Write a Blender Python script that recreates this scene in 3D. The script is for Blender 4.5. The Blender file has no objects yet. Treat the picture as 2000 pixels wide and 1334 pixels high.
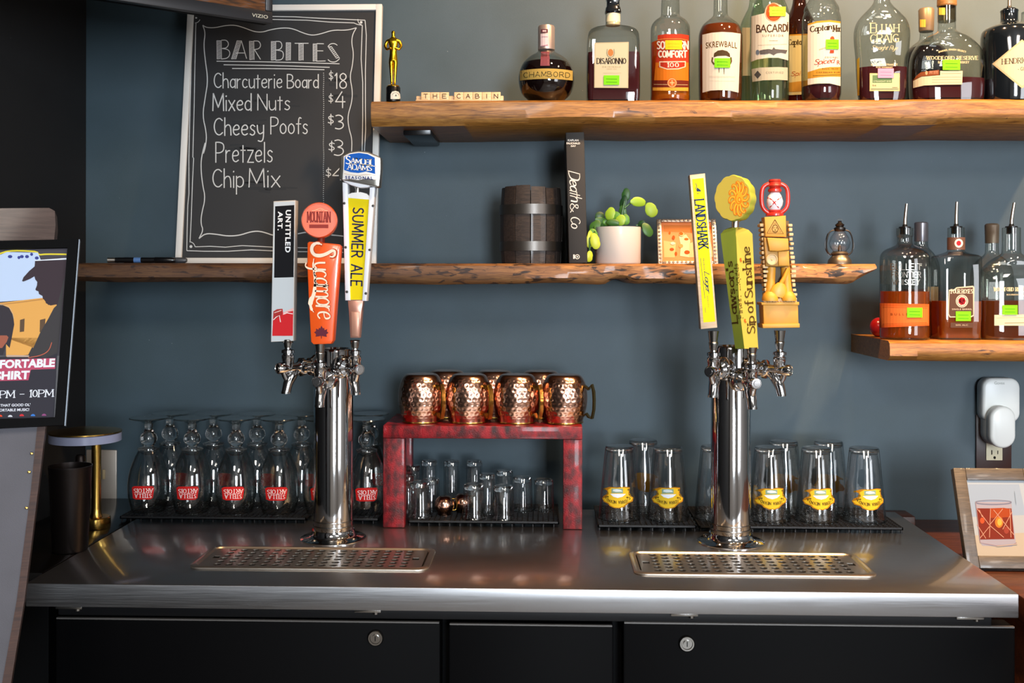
import bpy, bmesh, math, random
from mathutils import Vector, Matrix
from mathutils.bvhtree import BVHTree
random.seed(7)
SC = bpy.context.scene
COL = SC.collection
R = math.radians

# ------------------------------------------------------------------ camera
F = 2100.0; HX, HY = 1000.0, 545.0           # focal length and principal point in photo pixels
EYE = Vector((0, 0, 1.5))
ROT = Matrix.Rotation(R(1.8), 3, 'Z') @ Matrix.Rotation(R(90), 3, 'X') @ Matrix.Rotation(0.0018, 3, 'Z')
cam_d = bpy.data.cameras.new('camera'); cam = bpy.data.objects.new('camera', cam_d); COL.objects.link(cam)
cam.matrix_world = Matrix.Translation(EYE) @ ROT.to_4x4()
cam_d.sensor_width = 36; cam_d.lens = F / 2000 * 36; cam_d.shift_y = (HY - 667) / 2000; cam_d.clip_start = .02
SC.camera = cam
SC.view_settings.view_transform = 'Standard'; SC.view_settings.look = 'None'
SC.view_settings.gamma = 1; SC.view_settings.use_curve_mapping = False
SC.view_settings.exposure = 0.0
SC.cycles.max_bounces = 10; SC.cycles.diffuse_bounces = 3; SC.cycles.glossy_bounces = 5
SC.cycles.transmission_bounces = 8; SC.cycles.transparent_max_bounces = 40
SC.cycles.caustics_reflective = False; SC.cycles.caustics_refractive = False
SC.cycles.sample_clamp_indirect = 4; SC.cycles.blur_glossy = .3

# ------------------------------------------------------------------ world and lights
W = bpy.data.worlds.new('world'); SC.world = W; W.use_nodes = True
W.node_tree.nodes['Background'].inputs[0].default_value = (.55, .68, .85, 1)
W.node_tree.nodes['Background'].inputs[1].default_value = .18

def area(name, loc, target, size, size_y, power, color, spread=180):
    l = bpy.data.lights.new(name, 'AREA'); l.shape = 'RECTANGLE'; l.size = size; l.size_y = size_y
    l.energy = power; l.color = color; l.spread = R(spread)
    o = bpy.data.objects.new(name, l); COL.objects.link(o); o.location = loc
    o.rotation_euler = (Vector(target) - Vector(loc)).to_track_quat('-Z', 'Y').to_euler(); return o
def spot(name, loc, target, power, color, ang=70, blend=.6, rad=.035):
    l = bpy.data.lights.new(name, 'SPOT'); l.energy = power; l.color = color
    l.spot_size = R(ang); l.spot_blend = blend; l.shadow_soft_size = rad
    o = bpy.data.objects.new(name, l); COL.objects.link(o); o.location = loc
    o.rotation_euler = (Vector(target) - Vector(loc)).to_track_quat('-Z', 'Y').to_euler(); return o
DAY = (.82, .91, 1.0); WARM = (1.0, .60, .29)
area('window_and_fill_light', (1.15, -3.35, 1.75), (.35, 2.4, 2.0), .95, 1.5, 52, DAY, 85)
area('window_and_fill_light', (-1.3, -3.35, 1.75), (-.2, 2.4, 1.5), .45, 1.5, 18, DAY)
area('window_and_fill_light', (2.95, -1.2, 1.7), (.2, 2.2, 1.3), 1.1, 1.5, 36, (.9, .94, 1.0))  # added side fill for the room; the right wall has no window
area('room_fill_light', (-.4, -1.2, 2.8), (-.4, -1.2, 0), .6, 1.2, 60, (1, .90, .8))  # added pair of unseen overhead fills, brightening the room and its reflections
area('room_fill_light', (1.6, -1.2, 2.8), (1.6, -1.2, 0), .6, 1.2, 60, (1, .90, .8))
for x, p in ((.35, 95), (1.0, 150), (1.6, 130)):
    spot('ceiling_spot_light', (x, 1.62, 2.78), (x, 2.36, 1.75), p, WARM, 100)
spot('ceiling_spot_light', (.62, 1.15, 2.78), (.45, 2.0, 1.0), 26, WARM, 60)

# ------------------------------------------------------------------ pixel <-> place helpers
def ray(px, py): return ROT @ Vector(((px - HX) / F, -(py - HY) / F, -1))
def at(px, py, Y):                                  # the point on the vertical plane y = Y seen at a photo pixel
    d = ray(px, py); return EYE + d * (Y / d.y)
FWD = ROT @ Vector((0, 0, -1))
def scl(p): return F / (p - EYE).dot(FWD)            # photo pixels per metre at a point
def floor_at(px, py, z):
    d = ray(px, py); return EYE + d * ((z - EYE.z) / d.z)

# ------------------------------------------------------------------ materials
def lin(h):
    if isinstance(h, str):
        h = h.lstrip('#'); c = [int(h[i:i + 2], 16) / 255 for i in (0, 2, 4)]
    else: c = [v / 255 for v in h]
    return tuple((v / 12.92 if v <= .04045 else ((v + .055) / 1.055) ** 2.4) for v in c) + (1,)
_M = {}
def mat(name, color='#808080', rough=.5, metal=0, spec=.5, coat=0, emit=None, es=1, sub=0):
    if name in _M: return _M[name]
    m = bpy.data.materials.new(name); m.use_nodes = True
    b = m.node_tree.nodes['Principled BSDF']
    b.inputs['Base Color'].default_value = lin(color); b.inputs['Roughness'].default_value = rough
    b.inputs['Metallic'].default_value = metal; b.inputs['Specular IOR Level'].default_value = spec
    b.inputs['Coat Weight'].default_value = coat; b.inputs['Coat Roughness'].default_value = .08
    if emit: b.inputs['Emission Color'].default_value = lin(emit); b.inputs['Emission Strength'].default_value = es
    _M[name] = m; return m
def ink(h, rough=.55):
    return mat('ink_%s_%d' % (h.lstrip('#'), int(rough * 100)), h, max(rough, .6), spec=.08)
def nodes(m): return m.node_tree.nodes, m.node_tree.links, m.node_tree.nodes['Principled BSDF']
def tex(m, kind, scale=(1, 1, 1), **kw):
    n, l, b = nodes(m)
    t = n.new('ShaderNodeTexCoord'); mp = n.new('ShaderNodeMapping'); mp.inputs['Scale'].default_value = scale
    l.new(t.outputs['Object'], mp.inputs[0]); x = n.new(kind); l.new(mp.outputs[0], x.inputs['Vector'])
    for k, v in kw.items(): x.inputs[k].default_value = v
    return x
def ramp(m, fac, stops):
    n, l, b = nodes(m); r = n.new('ShaderNodeValToRGB'); l.new(fac, r.inputs[0])
    while len(r.color_ramp.elements) < len(stops): r.color_ramp.elements.new(.5)
    for e, (p, c) in zip(r.color_ramp.elements, stops): e.position = p; e.color = lin(c) if isinstance(c, str) else (c, c, c, 1)
    return r.outputs[0]
def mixc(m, fac, a, b_, mode='MIX'):
    n, l, b = nodes(m); x = n.new('ShaderNodeMix'); x.data_type = 'RGBA'; x.blend_type = mode
    for s, v in ((x.inputs[0], fac), (x.inputs[6], a), (x.inputs[7], b_)):
        if hasattr(v, 'links'): l.new(v, s)
        elif isinstance(v, str): s.default_value = lin(v)
        else: s.default_value = v
    return x.outputs[2]
def bump(m, h, strength=.2, dist=.002):
    n, l, b = nodes(m); x = n.new('ShaderNodeBump'); x.inputs['Strength'].default_value = strength
    x.inputs['Distance'].default_value = dist; l.new(h, x.inputs['Height']); l.new(x.outputs[0], b.inputs['Normal'])

def wall_paint(name, c1, c2, rough=.55):
    m = mat(name, c1, rough)
    a = tex(m, 'ShaderNodeTexNoise', (1.7, 1.7, 1.7), Detail=3.0)
    c = ramp(m, a.outputs[0], ((.3, c1), (.7, c2)))
    s = tex(m, 'ShaderNodeTexVoronoi', (9, 9, 9)); s.inputs['Randomness'].default_value = 1
    sp = ramp(m, s.outputs['Distance'], ((.0, 1.0), (.022, 1.0), (.03, 0.0)))
    g = tex(m, 'ShaderNodeTexNoise', (4, 4, 4)); gm = ramp(m, g.outputs[0], ((.58, 0.0), (.64, 1.0)))
    n, l, b = nodes(m); mu = n.new('ShaderNodeMath'); mu.operation = 'MULTIPLY'
    l.new(sp, mu.inputs[0]); l.new(gm, mu.inputs[1])
    l.new(mixc(m, mu.outputs[0], c, '#a8adb0'), b.inputs['Base Color'])
    f = tex(m, 'ShaderNodeTexNoise', (220, 220, 220), Detail=2.0); bump(m, f.outputs[0], .25, .001)
    return m
def wood(name, dark, mid, light, bark=None, barkamt=.5, rough=.45, scale=1.0, coat=.15):
    m = mat(name, mid, rough, coat=coat); n, l, b = nodes(m)
    a = tex(m, 'ShaderNodeTexNoise', (2.2 * scale, 22 * scale, 26 * scale), Detail=6.0, Roughness=.62, Distortion=.9)
    c = ramp(m, a.outputs[0], ((.3, dark), (.48, mid), (.68, light)))
    a2 = tex(m, 'ShaderNodeTexNoise', (7 * scale, 60 * scale, 90 * scale), Detail=4.0)
    c = mixc(m, .3, c, ramp(m, a2.outputs[0], ((.35, dark), (.65, light))))
    if bark:
        k = tex(m, 'ShaderNodeTexNoise', (5, 14, 17), Detail=5.0, Distortion=1.2)
        c = mixc(m, ramp(m, k.outputs[0], ((barkamt, 0.0), (barkamt + .07, 1.0))), c, bark)
    l.new(c, b.inputs['Base Color']); bump(m, a.outputs[0], .25, .002); return m

M_WALL = wall_paint('dark_blue_wall_paint', '#35474f', '#3b4d57')
M_WALLL = wall_paint('shaded_wall_paint', '#060608', '#0a0a0c', .9)  # the left wall's shade is put into this near-black colour
M_FLOOR = wood('floor_boards', '#66625e', '#84807c', '#9a9692')
M_CEIL = mat('ceiling_paint', '#8a8680', .8)
M_PLAIN = mat('room_paint', '#aeadad', .8)
M_SHELF = wood('honey_wood', '#44260b', '#805520', '#a8793a', bark='#351a08', barkamt=.67, scale=1.3)
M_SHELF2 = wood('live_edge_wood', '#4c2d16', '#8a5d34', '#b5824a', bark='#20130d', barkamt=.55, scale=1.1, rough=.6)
n_, l_, b_ = nodes(M_SHELF2)                         # left part darkened for its bark and for the dimmer light painted in there
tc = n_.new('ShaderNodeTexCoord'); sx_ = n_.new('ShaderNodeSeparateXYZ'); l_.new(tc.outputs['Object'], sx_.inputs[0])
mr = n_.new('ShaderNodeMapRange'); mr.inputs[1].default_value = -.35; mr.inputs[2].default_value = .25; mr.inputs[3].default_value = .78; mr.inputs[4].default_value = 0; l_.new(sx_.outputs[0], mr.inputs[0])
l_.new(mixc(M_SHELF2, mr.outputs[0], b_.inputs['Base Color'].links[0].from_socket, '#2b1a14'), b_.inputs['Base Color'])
M_SHELF3 = wood('amber_wood', '#573210', '#946228', '#b58040', bark='#3a1e0a', barkamt=.66, scale=1.3)
M_BARWOOD = wood('red_brown_wood', '#2a120a', '#43200f', '#5a2e18')
def steel(name, col, rough, an=.7):
    m = mat(name, col, rough, 1); n, l, b = nodes(m)
    b.inputs['Anisotropic'].default_value = an; b.inputs['Coat Weight'].default_value = .8; b.inputs['Coat Roughness'].default_value = .1
    cx = n.new('ShaderNodeCombineXYZ'); cx.inputs[0].default_value = 1
    l.new(cx.outputs[0], b.inputs['Tangent'])
    a = tex(m, 'ShaderNodeTexNoise', (3, 260, 260), Detail=3.0)
    l.new(ramp(m, a.outputs[0], ((.3, rough * .85), (.7, rough * 1.25))), b.inputs['Roughness'])
    return m
M_STEEL = steel('brushed_steel', '#aeaeb0', .36, .45)
M_TRAY = steel('tray_steel', '#bdb4a8', .36, .3)
M_CHROME = mat('polished_steel', '#c9c9ca', .07, 1)
M_CHROME2 = mat('satin_chrome', '#a8a6a2', .2, 1)
M_BRASS = mat('brass', '#b8934a', .22, 1)
M_GOLD = mat('gold_plate', '#e0b326', .2, 1)
M_SILVER = mat('silver_metal', '#c4c0b8', .3, 1)
M_PEWTER = mat('dark_pewter', '#4c4a48', .35, 1)
M_BLACK = mat('black_vinyl', '#030304', .6, spec=.06)
M_BLACKG = mat('black_gloss', '#0a0a0c', .25)
M_RUBBER = mat('black_rubber', '#0b0b0d', .5, spec=.3)
M_WHITEP = mat('white_plastic', '#dfe3e0', .35)
M_IVORY = mat('ivory_plastic', '#c9c3a8', .4)
M_BROWNP = mat('brown_plate', '#2a1614', .4)
def copper():
    m = mat('hammered_copper', '#dcab93', .16, 1); n, l, b = nodes(m)
    v = tex(m, 'ShaderNodeTexNoise', (160, 160, 160)); bump(m, v.outputs[0], .12, .0008); return m
M_COPPER = copper()
def redpaint():
    m = mat('worn_red_paint', '#8e1720', .42, spec=.35, coat=.12); n, l, b = nodes(m)
    a = tex(m, 'ShaderNodeTexNoise', (14, 14, 9), Detail=6.0)
    c = ramp(m, a.outputs[0], ((.30, '#24070b'), (.46, '#560a12'), (.64, '#8c111c')))
    l.new(c, b.inputs['Base Color']); a2 = tex(m, 'ShaderNodeTexNoise', (60, 60, 150), Detail=3.0); bump(m, a2.outputs[0], .5, .002); return m
M_RED = redpaint()

def glass_thin(name, tint='#f4f6f6', edge='#8c9698', rough=.015, ior=1.5, power=3.0, base=.09):
    if name in _M: return _M[name]
    m = bpy.data.materials.new(name); m.use_nodes = True; n, l = m.node_tree.nodes, m.node_tree.links
    n.remove(n['Principled BSDF']); out = n['Material Output']
    tr = n.new('ShaderNodeBsdfTransparent'); gl = n.new('ShaderNodeBsdfGlossy'); gl.inputs['Roughness'].default_value = rough
    lw = n.new('ShaderNodeLayerWeight'); lw.inputs[0].default_value = .5
    p5 = n.new('ShaderNodeMath'); p5.operation = 'POWER'; p5.inputs[1].default_value = 4.0; l.new(lw.outputs['Facing'], p5.inputs[0])
    fr = n.new('ShaderNodeMath'); fr.operation = 'MULTIPLY_ADD'; fr.inputs[1].default_value = .9; fr.inputs[2].default_value = base; l.new(p5.outputs[0], fr.inputs[0])
    pw = n.new('ShaderNodeMath'); pw.operation = 'POWER'; pw.inputs[1].default_value = power; l.new(lw.outputs['Facing'], pw.inputs[0])
    mx = n.new('ShaderNodeMix'); mx.data_type = 'RGBA'; l.new(pw.outputs[0], mx.inputs[0])
    mx.inputs[6].default_value = lin(tint); mx.inputs[7].default_value = lin(edge); l.new(mx.outputs[2], tr.inputs[0])
    ms = n.new('ShaderNodeMixShader'); l.new(fr.outputs[0], ms.inputs[0]); l.new(tr.outputs[0], ms.inputs[1]); l.new(gl.outputs[0], ms.inputs[2])
    l.new(ms.outputs[0], out.inputs[0]); _M[name] = m; return m
M_GLASS = glass_thin('clear_glass', '#fbfcfc', '#aab2b2', .02, power=4.0)
M_FOOT = glass_thin('foot_glass', '#f2f6f4', '#9fb0aa', .06, base=.26)
M_BGLASS = glass_thin('bottle_glass', '#eef0ec', '#7d7f78')
M_GGLASS = glass_thin('green_glass', '#e6efe0', '#93ad92')
M_DGLASS = glass_thin('amber_glass', '#a06a3c', '#3a1d0c')
M_KGLASS = mat('black_glass', '#0b1016', .08, spec=.9, coat=.6)
def glass_solid():
    m = bpy.data.materials.new('solid_glass'); m.use_nodes = True; b = m.node_tree.nodes['Principled BSDF']
    b.inputs['Base Color'].default_value = (.97, .98, .98, 1); b.inputs['Transmission Weight'].default_value = 1
    b.inputs['Roughness'].default_value = .02; b.inputs['IOR'].default_value = 1.5; return m
M_SGLASS = glass_solid()
def liquid(name, tint, body, amt=.3):
    if name in _M: return _M[name]
    m = bpy.data.materials.new(name); m.use_nodes = True; n, l = m.node_tree.nodes, m.node_tree.links
    n.remove(n['Principled BSDF']); out = n['Material Output']
    tr = n.new('ShaderNodeBsdfTransparent'); tr.inputs[0].default_value = lin(tint)
    df = n.new('ShaderNodeBsdfDiffuse'); df.inputs[0].default_value = lin(body)
    tl = n.new('ShaderNodeBsdfTranslucent'); tl.inputs[0].default_value = lin(body)
    gl = n.new('ShaderNodeBsdfGlossy'); gl.inputs['Roughness'].default_value = .03
    a = n.new('ShaderNodeMixShader'); a.inputs[0].default_value = .5; l.new(df.outputs[0], a.inputs[1]); l.new(tl.outputs[0], a.inputs[2])
    b = n.new('ShaderNodeMixShader'); b.inputs[0].default_value = amt; l.new(tr.outputs[0], b.inputs[1]); l.new(a.outputs[0], b.inputs[2])
    lw = n.new('ShaderNodeLayerWeight'); lw.inputs[0].default_value = .5
    p5 = n.new('ShaderNodeMath'); p5.operation = 'POWER'; p5.inputs[1].default_value = 5.0; l.new(lw.outputs['Facing'], p5.inputs[0])
    fr = n.new('ShaderNodeMath'); fr.operation = 'MULTIPLY_ADD'; fr.inputs[1].default_value = .5; fr.inputs[2].default_value = .02; l.new(p5.outputs[0], fr.inputs[0])
    c = n.new('ShaderNodeMixShader'); l.new(fr.outputs[0], c.inputs[0]); l.new(b.outputs[0], c.inputs[1]); l.new(gl.outputs[0], c.inputs[2])
    l.new(c.outputs[0], out.inputs[0]); _M[name] = m; return m
L_AMBER = liquid('amber_liquid', '#e08a3a', '#e07a20', .4)
L_BROWN = liquid('brown_liquid', '#b87238', '#a0541e', .4)
L_DARK = liquid('dark_red_liquid', '#84444a', '#743640', .45)
L_BLACK = liquid('blackish_liquid', '#351812', '#2c1210', .5)
L_ORANGE = liquid('orange_liquid', '#e58b28', '#f08a1c', .55)
L_CLEAR = liquid('clear_liquid', '#f2f7f0', '#c8d4c4', .06)

# ------------------------------------------------------------------ mesh builder
def chaikin(pts, it=2, closed=False):
    for _ in range(it):
        if closed:
            q = []
            for i in range(len(pts)):
                a, b = pts[i], pts[(i + 1) % len(pts)]
                q += [tuple(x * .75 + y * .25 for x, y in zip(a, b)), tuple(x * .25 + y * .75 for x, y in zip(a, b))]
            pts = q
        else:
            q = [pts[0]]
            for a, b in zip(pts, pts[1:]):
                q += [tuple(x * .75 + y * .25 for x, y in zip(a, b)), tuple(x * .25 + y * .75 for x, y in zip(a, b))]
            pts = q + [pts[-1]]
    return pts
class MB:
    def __init__(s): s.v = []; s.f = []; s.m = []
    def add(s, vs, fs, mi=0, M=None):
        o = len(s.v)
        for p in vs: s.v.append(tuple(M @ Vector(p)) if M is not None else tuple(p))
        for f in fs: s.f.append(tuple(i + o for i in f)); s.m.append(mi)
        return s
    def box(s, a, b, mi=0, M=None, bev=0, seg=2):
        x0, y0, z0 = a; x1, y1, z1 = b
        vs = [(x0, y0, z0), (x1, y0, z0), (x1, y1, z0), (x0, y1, z0), (x0, y0, z1), (x1, y0, z1), (x1, y1, z1), (x0, y1, z1)]
        fs = [(0, 3, 2, 1), (4, 5, 6, 7), (0, 1, 5, 4), (1, 2, 6, 5), (2, 3, 7, 6), (3, 0, 4, 7)]
        if bev:
            bm = bmesh.new(); bv = [bm.verts.new(p) for p in vs]
            for f in fs: bm.faces.new([bv[i] for i in f])
            bmesh.ops.bevel(bm, geom=bm.edges[:], offset=bev, segments=seg, affect='EDGES', profile=.5)
            bm.verts.index_update(); vs = [tuple(v.co) for v in bm.verts]; fs = [[v.index for v in f.verts] for f in bm.faces]; bm.free()
        return s.add(vs, fs, mi, M)
    def rings(s, rs, mi=0, M=None, cap0=True, cap1=True):       # list of rings with the same number of points
        n = len(rs[0]); vs = [p for r in rs for p in r]; fs = []
        for i in range(len(rs) - 1):
            for j in range(n):
                k = (j + 1) % n; fs.append((i * n + j, i * n + k, (i + 1) * n + k, (i + 1) * n + j))
        if cap0: fs.append(tuple(range(n))[::-1])
        if cap1: fs.append(tuple((len(rs) - 1) * n + j for j in range(n)))
        return s.add(vs, fs, mi, M)
    def lathe(s, prof, seg=32, mi=0, M=None, cap0=True, cap1=True):
        rs = [[(max(r, 1e-5) * math.cos(2 * math.pi * j / seg), max(r, 1e-5) * math.sin(2 * math.pi * j / seg), z) for j in range(seg)] for r, z in prof]
        return s.rings(rs, mi, M, cap0, cap1)
    def loft(s, prof, seg=40, mi=0, M=None, cap0=True, cap1=True):   # (z, a, b, n) superellipse sections
        rs = []
        for z, a, b, n in prof:
            r = []
            for j in range(seg):
                t = 2 * math.pi * (j + .5) / seg; c, d = math.cos(t), math.sin(t)
                r.append((a * math.copysign(abs(c) ** (2 / n), c), b * math.copysign(abs(d) ** (2 / n), d), z))
            rs.append(r)
        return s.rings(rs, mi, M, cap0, cap1)
    def tube(s, pts, rad, seg=10, mi=0, M=None, cap=True):
        P = [Vector(p) for p in pts]; n = len(P); rs = []; up = None
        for i in range(n):
            t = (P[min(i + 1, n - 1)] - P[max(i - 1, 0)]).normalized()
            if up is None: up = Vector((0, 0, 1)) if abs(t.z) < .9 else Vector((1, 0, 0))
            x = (up - t * up.dot(t)).normalized(); y = t.cross(x); up = x
            r = rad[i] if isinstance(rad, (list, tuple)) else rad
            rs.append([tuple(P[i] + (x * math.cos(2 * math.pi * j / seg) + y * math.sin(2 * math.pi * j / seg)) * r) for j in range(seg)])
        return s.rings(rs, mi, M, cap, cap)
    def cyl(s, p, q, r0, r1=None, seg=20, mi=0, M=None): return s.tube([p, q], [r0, r0 if r1 is None else r1], seg, mi, M)
    def prism(s, poly, y0, y1, mi=0, M=None):               # polygon in x,z extruded along y
        n = len(poly); vs = [(x, y0, z) for x, z in poly] + [(x, y1, z) for x, z in poly]
        return s.add(vs, [tuple(range(n)), tuple(range(2 * n - 1, n - 1, -1))] + [(i, i + n, (i + 1) % n + n, (i + 1) % n) for i in range(n)], mi, M)
    def build(s, name, mats, parent=None, smooth=40, label=None, kind=None):
        me = bpy.data.meshes.new(name); me.from_pydata(s.v, [], s.f)
        for m in (mats if isinstance(mats, (list, tuple)) else [mats]): me.materials.append(m)
        me.polygons.foreach_set('material_index', s.m)
        bm = bmesh.new(); bm.from_mesh(me); bmesh.ops.recalc_face_normals(bm, faces=bm.faces[:]); bm.to_mesh(me); bm.free()
        if smooth:
            me.polygons.foreach_set('use_smooth', [True] * len(me.polygons)); me.set_sharp_from_angle(angle=R(smooth))
        me.update(); o = bpy.data.objects.new(name, me); COL.objects.link(o)
        if parent: o.parent = parent
        if label: o['label'] = label
        if kind: o['kind'] = kind
        return o
def thing(name, label, cat, loc=(0, 0, 0), rotz=0, group=None, M=None):
    o = bpy.data.objects.new(name, None); COL.objects.link(o); o.empty_display_size = .02
    if M is not None: o.matrix_basis = M
    else: o.location = loc; o.rotation_euler = (0, 0, rotz)
    o['label'] = label; o['category'] = cat
    if group: o['group'] = group
    return o
def tag(o, label, cat, group=None, kind=None):
    o['label'] = label; o['category'] = cat
    if group: o['group'] = group
    if kind: o['kind'] = kind
    return o
def struct(name, mb, m, smooth=0):
    o = mb.build(name, m, None, smooth); o['kind'] = 'structure'; return o
def wm(o):
    m = o.matrix_basis.copy()
    while o.parent: o = o.parent; m = o.matrix_basis @ m
    return m
_kids = {}
def dup(root, loc, rotz=0, label=None, group=None):
    def cp(o, par):
        c = o.copy(); COL.objects.link(c)
        if par: c.parent = par
        for k in list(o.children): cp(k, c)
        return c
    r = cp(root, None); r.location = loc; r.rotation_euler = (0, 0, rotz)
    if label: r['label'] = label
    if group: r['group'] = group
    return r

# ------------------------------------------------------------------ single-stroke lettering
GL = {
'A': (7, '0,0 3.5,10 7,0|1.2,3.5 5.8,3.5'), 'B': (6, '0,0 0,10|~0,10 3,10 5,9 5,6.4 3,5.3 0,5.3|~0,5.3 3.6,5.3 6,4 6,1.3 3.6,0 0,0'),
'C': (6.3, '~6.2,8.3 4,10 1.2,8.7 0,5 1.2,1.3 4,0 6.4,1.8'), 'D': (6.6, '0,0 0,10|~0,10 3,10 6,8.6 6.6,5 6,1.4 3,0 0,0'),
'E': (5, '5,10 0,10|0,10 0,0|0,0 5.2,0|0,5.2 4.2,5.2'), 'F': (5, '5,10 0,10|0,10 0,0|0,5.2 4,5.2'),
'G': (6.4, '~6.2,8.3 4,10 1.2,8.7 0,5 1.2,1.3 4,0 6.4,1.5|6.4,1 6.4,4.6|6.4,4.6 4,4.6'), 'H': (6, '0,0 0,10|6,0 6,10|0,5.2 6,5.2'),
'I': (1, '.5,0 .5,10'), 'J': (3.5, '~3.5,10 3.5,3 2.5,.3 0,.6'), 'K': (6, '0,0 0,10|5.8,10 0,4.3|1.8,6 6,0'), 'L': (5, '0,10 0,0|0,0 5,0'),
'M': (8, '0,0 .4,10|.4,10 4,2|4,2 7.6,10|7.6,10 8,0'), 'N': (6.4, '0,0 0,10|0,10 6.4,0|6.4,0 6.4,10'),
'O': (7.2, '~3.6,10 1,8.6 0,5 1,1.4 3.6,0 6.2,1.4 7.2,5 6.2,8.6 3.6,10'), 'P': (5.6, '0,0 0,10|~0,10 3.2,10 5.6,9 5.6,6 3.2,4.7 0,4.7'),
'R': (6, '0,0 0,10|~0,10 3.2,10 5.6,9 5.6,6 3.2,4.9 0,4.9|2.8,4.9 6,0'), 'S': (5.8, '~5.6,8.4 3.4,10 .8,8.8 .8,6.6 3.2,5.2 5.6,3.6 5.6,1.4 3,0 0,1.5'),
'T': (7, '0,10 7,10|3.5,10 3.5,0'), 'U': (6.6, '~0,10 0,3 1.2,.6 3.3,0 5.4,.6 6.6,3 6.6,10'), 'V': (6.8, '0,10 3.4,0|3.4,0 6.8,10'),
'W': (9.6, '0,10 2.4,0|2.4,0 4.8,9|4.8,9 7.2,0|7.2,0 9.6,10'), 'Y': (6.6, '0,10 3.3,5|6.6,10 3.3,5|3.3,5 3.3,0'),
'a': (4.6, '~4.4,5 2.4,6.2 .3,4.4 .3,1.4 2.2,0 4.4,1.6|4.5,6 4.5,0'), 'b': (4.6, '0,10 0,0|~0,4.8 2.2,6.2 4.6,4.6 4.6,1.4 2.2,0 0,1.3'),
'c': (4.2, '~4.2,4.9 2.2,6.2 .2,4.6 .2,1.4 2.2,0 4.3,1.2'), 'd': (4.6, '~4.5,4.8 2.4,6.2 .2,4.6 .2,1.4 2.4,0 4.5,1.4|4.6,10 4.6,0'),
'e': (4.5, '~.3,3.2 4.4,3.4 4.2,5.4 2.4,6.2 .2,4.6 .2,1.4 2.3,0 4.5,1.2'), 'f': (3.4, '~3.8,9.2 2.6,10 1.6,8.6 1.6,0|0,6 3.4,6'),
'g': (4.6, '~4.5,4.8 2.4,6.2 .2,4.6 .2,1.4 2.4,0 4.5,1.4|~4.6,6 4.6,-1.5 3,-3.6 .4,-2.8'), 'h': (4.4, '0,10 0,0|~0,4.2 1.4,6 3.4,6 4.3,4.2 4.4,0'),
'i': (.8, '.4,6 .4,0|.3,8.3 .5,8.7'), 'k': (4.2, '0,10 0,0|4,6 0,2.5|1.3,3.6 4.3,0'), 'l': (.8, '.4,10 .4,0'),
'm': (7, '0,6 0,0|~0,4 1.2,6 2.8,5.8 3.4,4.2 3.4,0|~3.4,4 4.8,6 6.4,5.8 7,4.2 7,0'), 'n': (4.4, '0,6 0,0|~0,4.2 1.4,6 3.4,6 4.3,4.2 4.4,0'),
'o': (4.8, '~2.4,6.2 .2,4.8 .2,1.4 2.4,0 4.6,1.4 4.6,4.8 2.4,6.2'), 'p': (4.6, '0,6 0,-3.5|~0,4.8 2.2,6.2 4.6,4.6 4.6,1.4 2.2,0 0,1.3'),
'q': (4.6, '~4.5,4.8 2.4,6.2 .2,4.6 .2,1.4 2.4,0 4.5,1.4|4.6,6 4.6,-3.5'), 'r': (3, '0,6 0,0|~0,4 1.2,5.8 3,5.8'),
's': (3.8, '~3.7,5 2,6.2 .3,5 1,3.5 3.3,2.6 3.5,1 1.8,0 0,1'), 't': (3.2, '1.5,8.4 1.5,0|0,6 3.2,6'), 'u': (4.4, '~0,6 0,2 1,0 3,.2 4.4,2|4.4,6 4.4,0'),
'w': (6.4, '0,6 1.6,0|1.6,0 3.2,5|3.2,5 4.8,0|4.8,0 6.4,6'), 'x': (4.4, '0,6 4.4,0|4.4,6 0,0'), 'y': (4.6, '~0,6 .2,2.4 1.8,.6 4.4,2|~4.5,6 4.5,-1.5 3,-3.6 .4,-2.8'),
'z': (4, '0,6 4,6|4,6 0,0|0,0 4.2,0'), '$': (4.6, '~4.4,7.4 2.4,8.6 .4,7.2 1,5.4 3.6,4.4 4.4,2.6 2.4,1.3 0,2.4|2.3,10 2.3,0'),
'1': (1.5, '0,8.4 1.2,10|1.2,10 1.2,0'), '8': (5, '~2.5,10 .4,8.8 .6,6.4 2.5,5.4 4.8,3.6 4.6,.9 2.5,0 .4,.9 .2,3.6 2.5,5.4 4.4,6.4 4.6,8.8 2.5,10'),
'4': (5.4, '3.6,10 0,3.4|0,3.4 5.4,3.4|4,7 4,-.6'), '3': (4.6, '~.3,9.3 2.4,10 4.4,8.4 4,6.2 1.8,5.4|~1.8,5.4 4.4,4.6 4.8,1.8 2.6,0 0,.8'),
'0': (5, '~2.5,10 .4,8 .2,2 2.5,0 4.8,2 4.6,8 2.5,10'), '&': (6.5, '~6.5,0 3,4 1,7 1.6,9.4 3.4,9.4 3.8,7.4 1.2,4.6 .2,2.4 1.4,.2 3.6,.2 6,3.6'),
'.': (.8, '.3,.1 .5,.5'), "'": (.8, '.4,10 .4,8'), '-': (4, '0,4.6 4,4.6'), ' ': (3.2, ''), '!': (.8, '.4,10 .4,3|.3,.1 .5,.5')}
def strokes(text, gap=1.6):
    out = []; x = 0
    for ch in text:
        w, d = GL.get(ch, GL[' '])
        for st in filter(None, d.split('|')):
            cv = st[0] == '~'; p = [tuple(map(float, q.split(','))) for q in st.lstrip('~').split()]
            if cv: p = chaikin(p, 2)
            out.append((cv, [(a + x, b) for a, b in p]))
        x += w + gap
    return out, x - gap
_TX = {}
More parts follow.
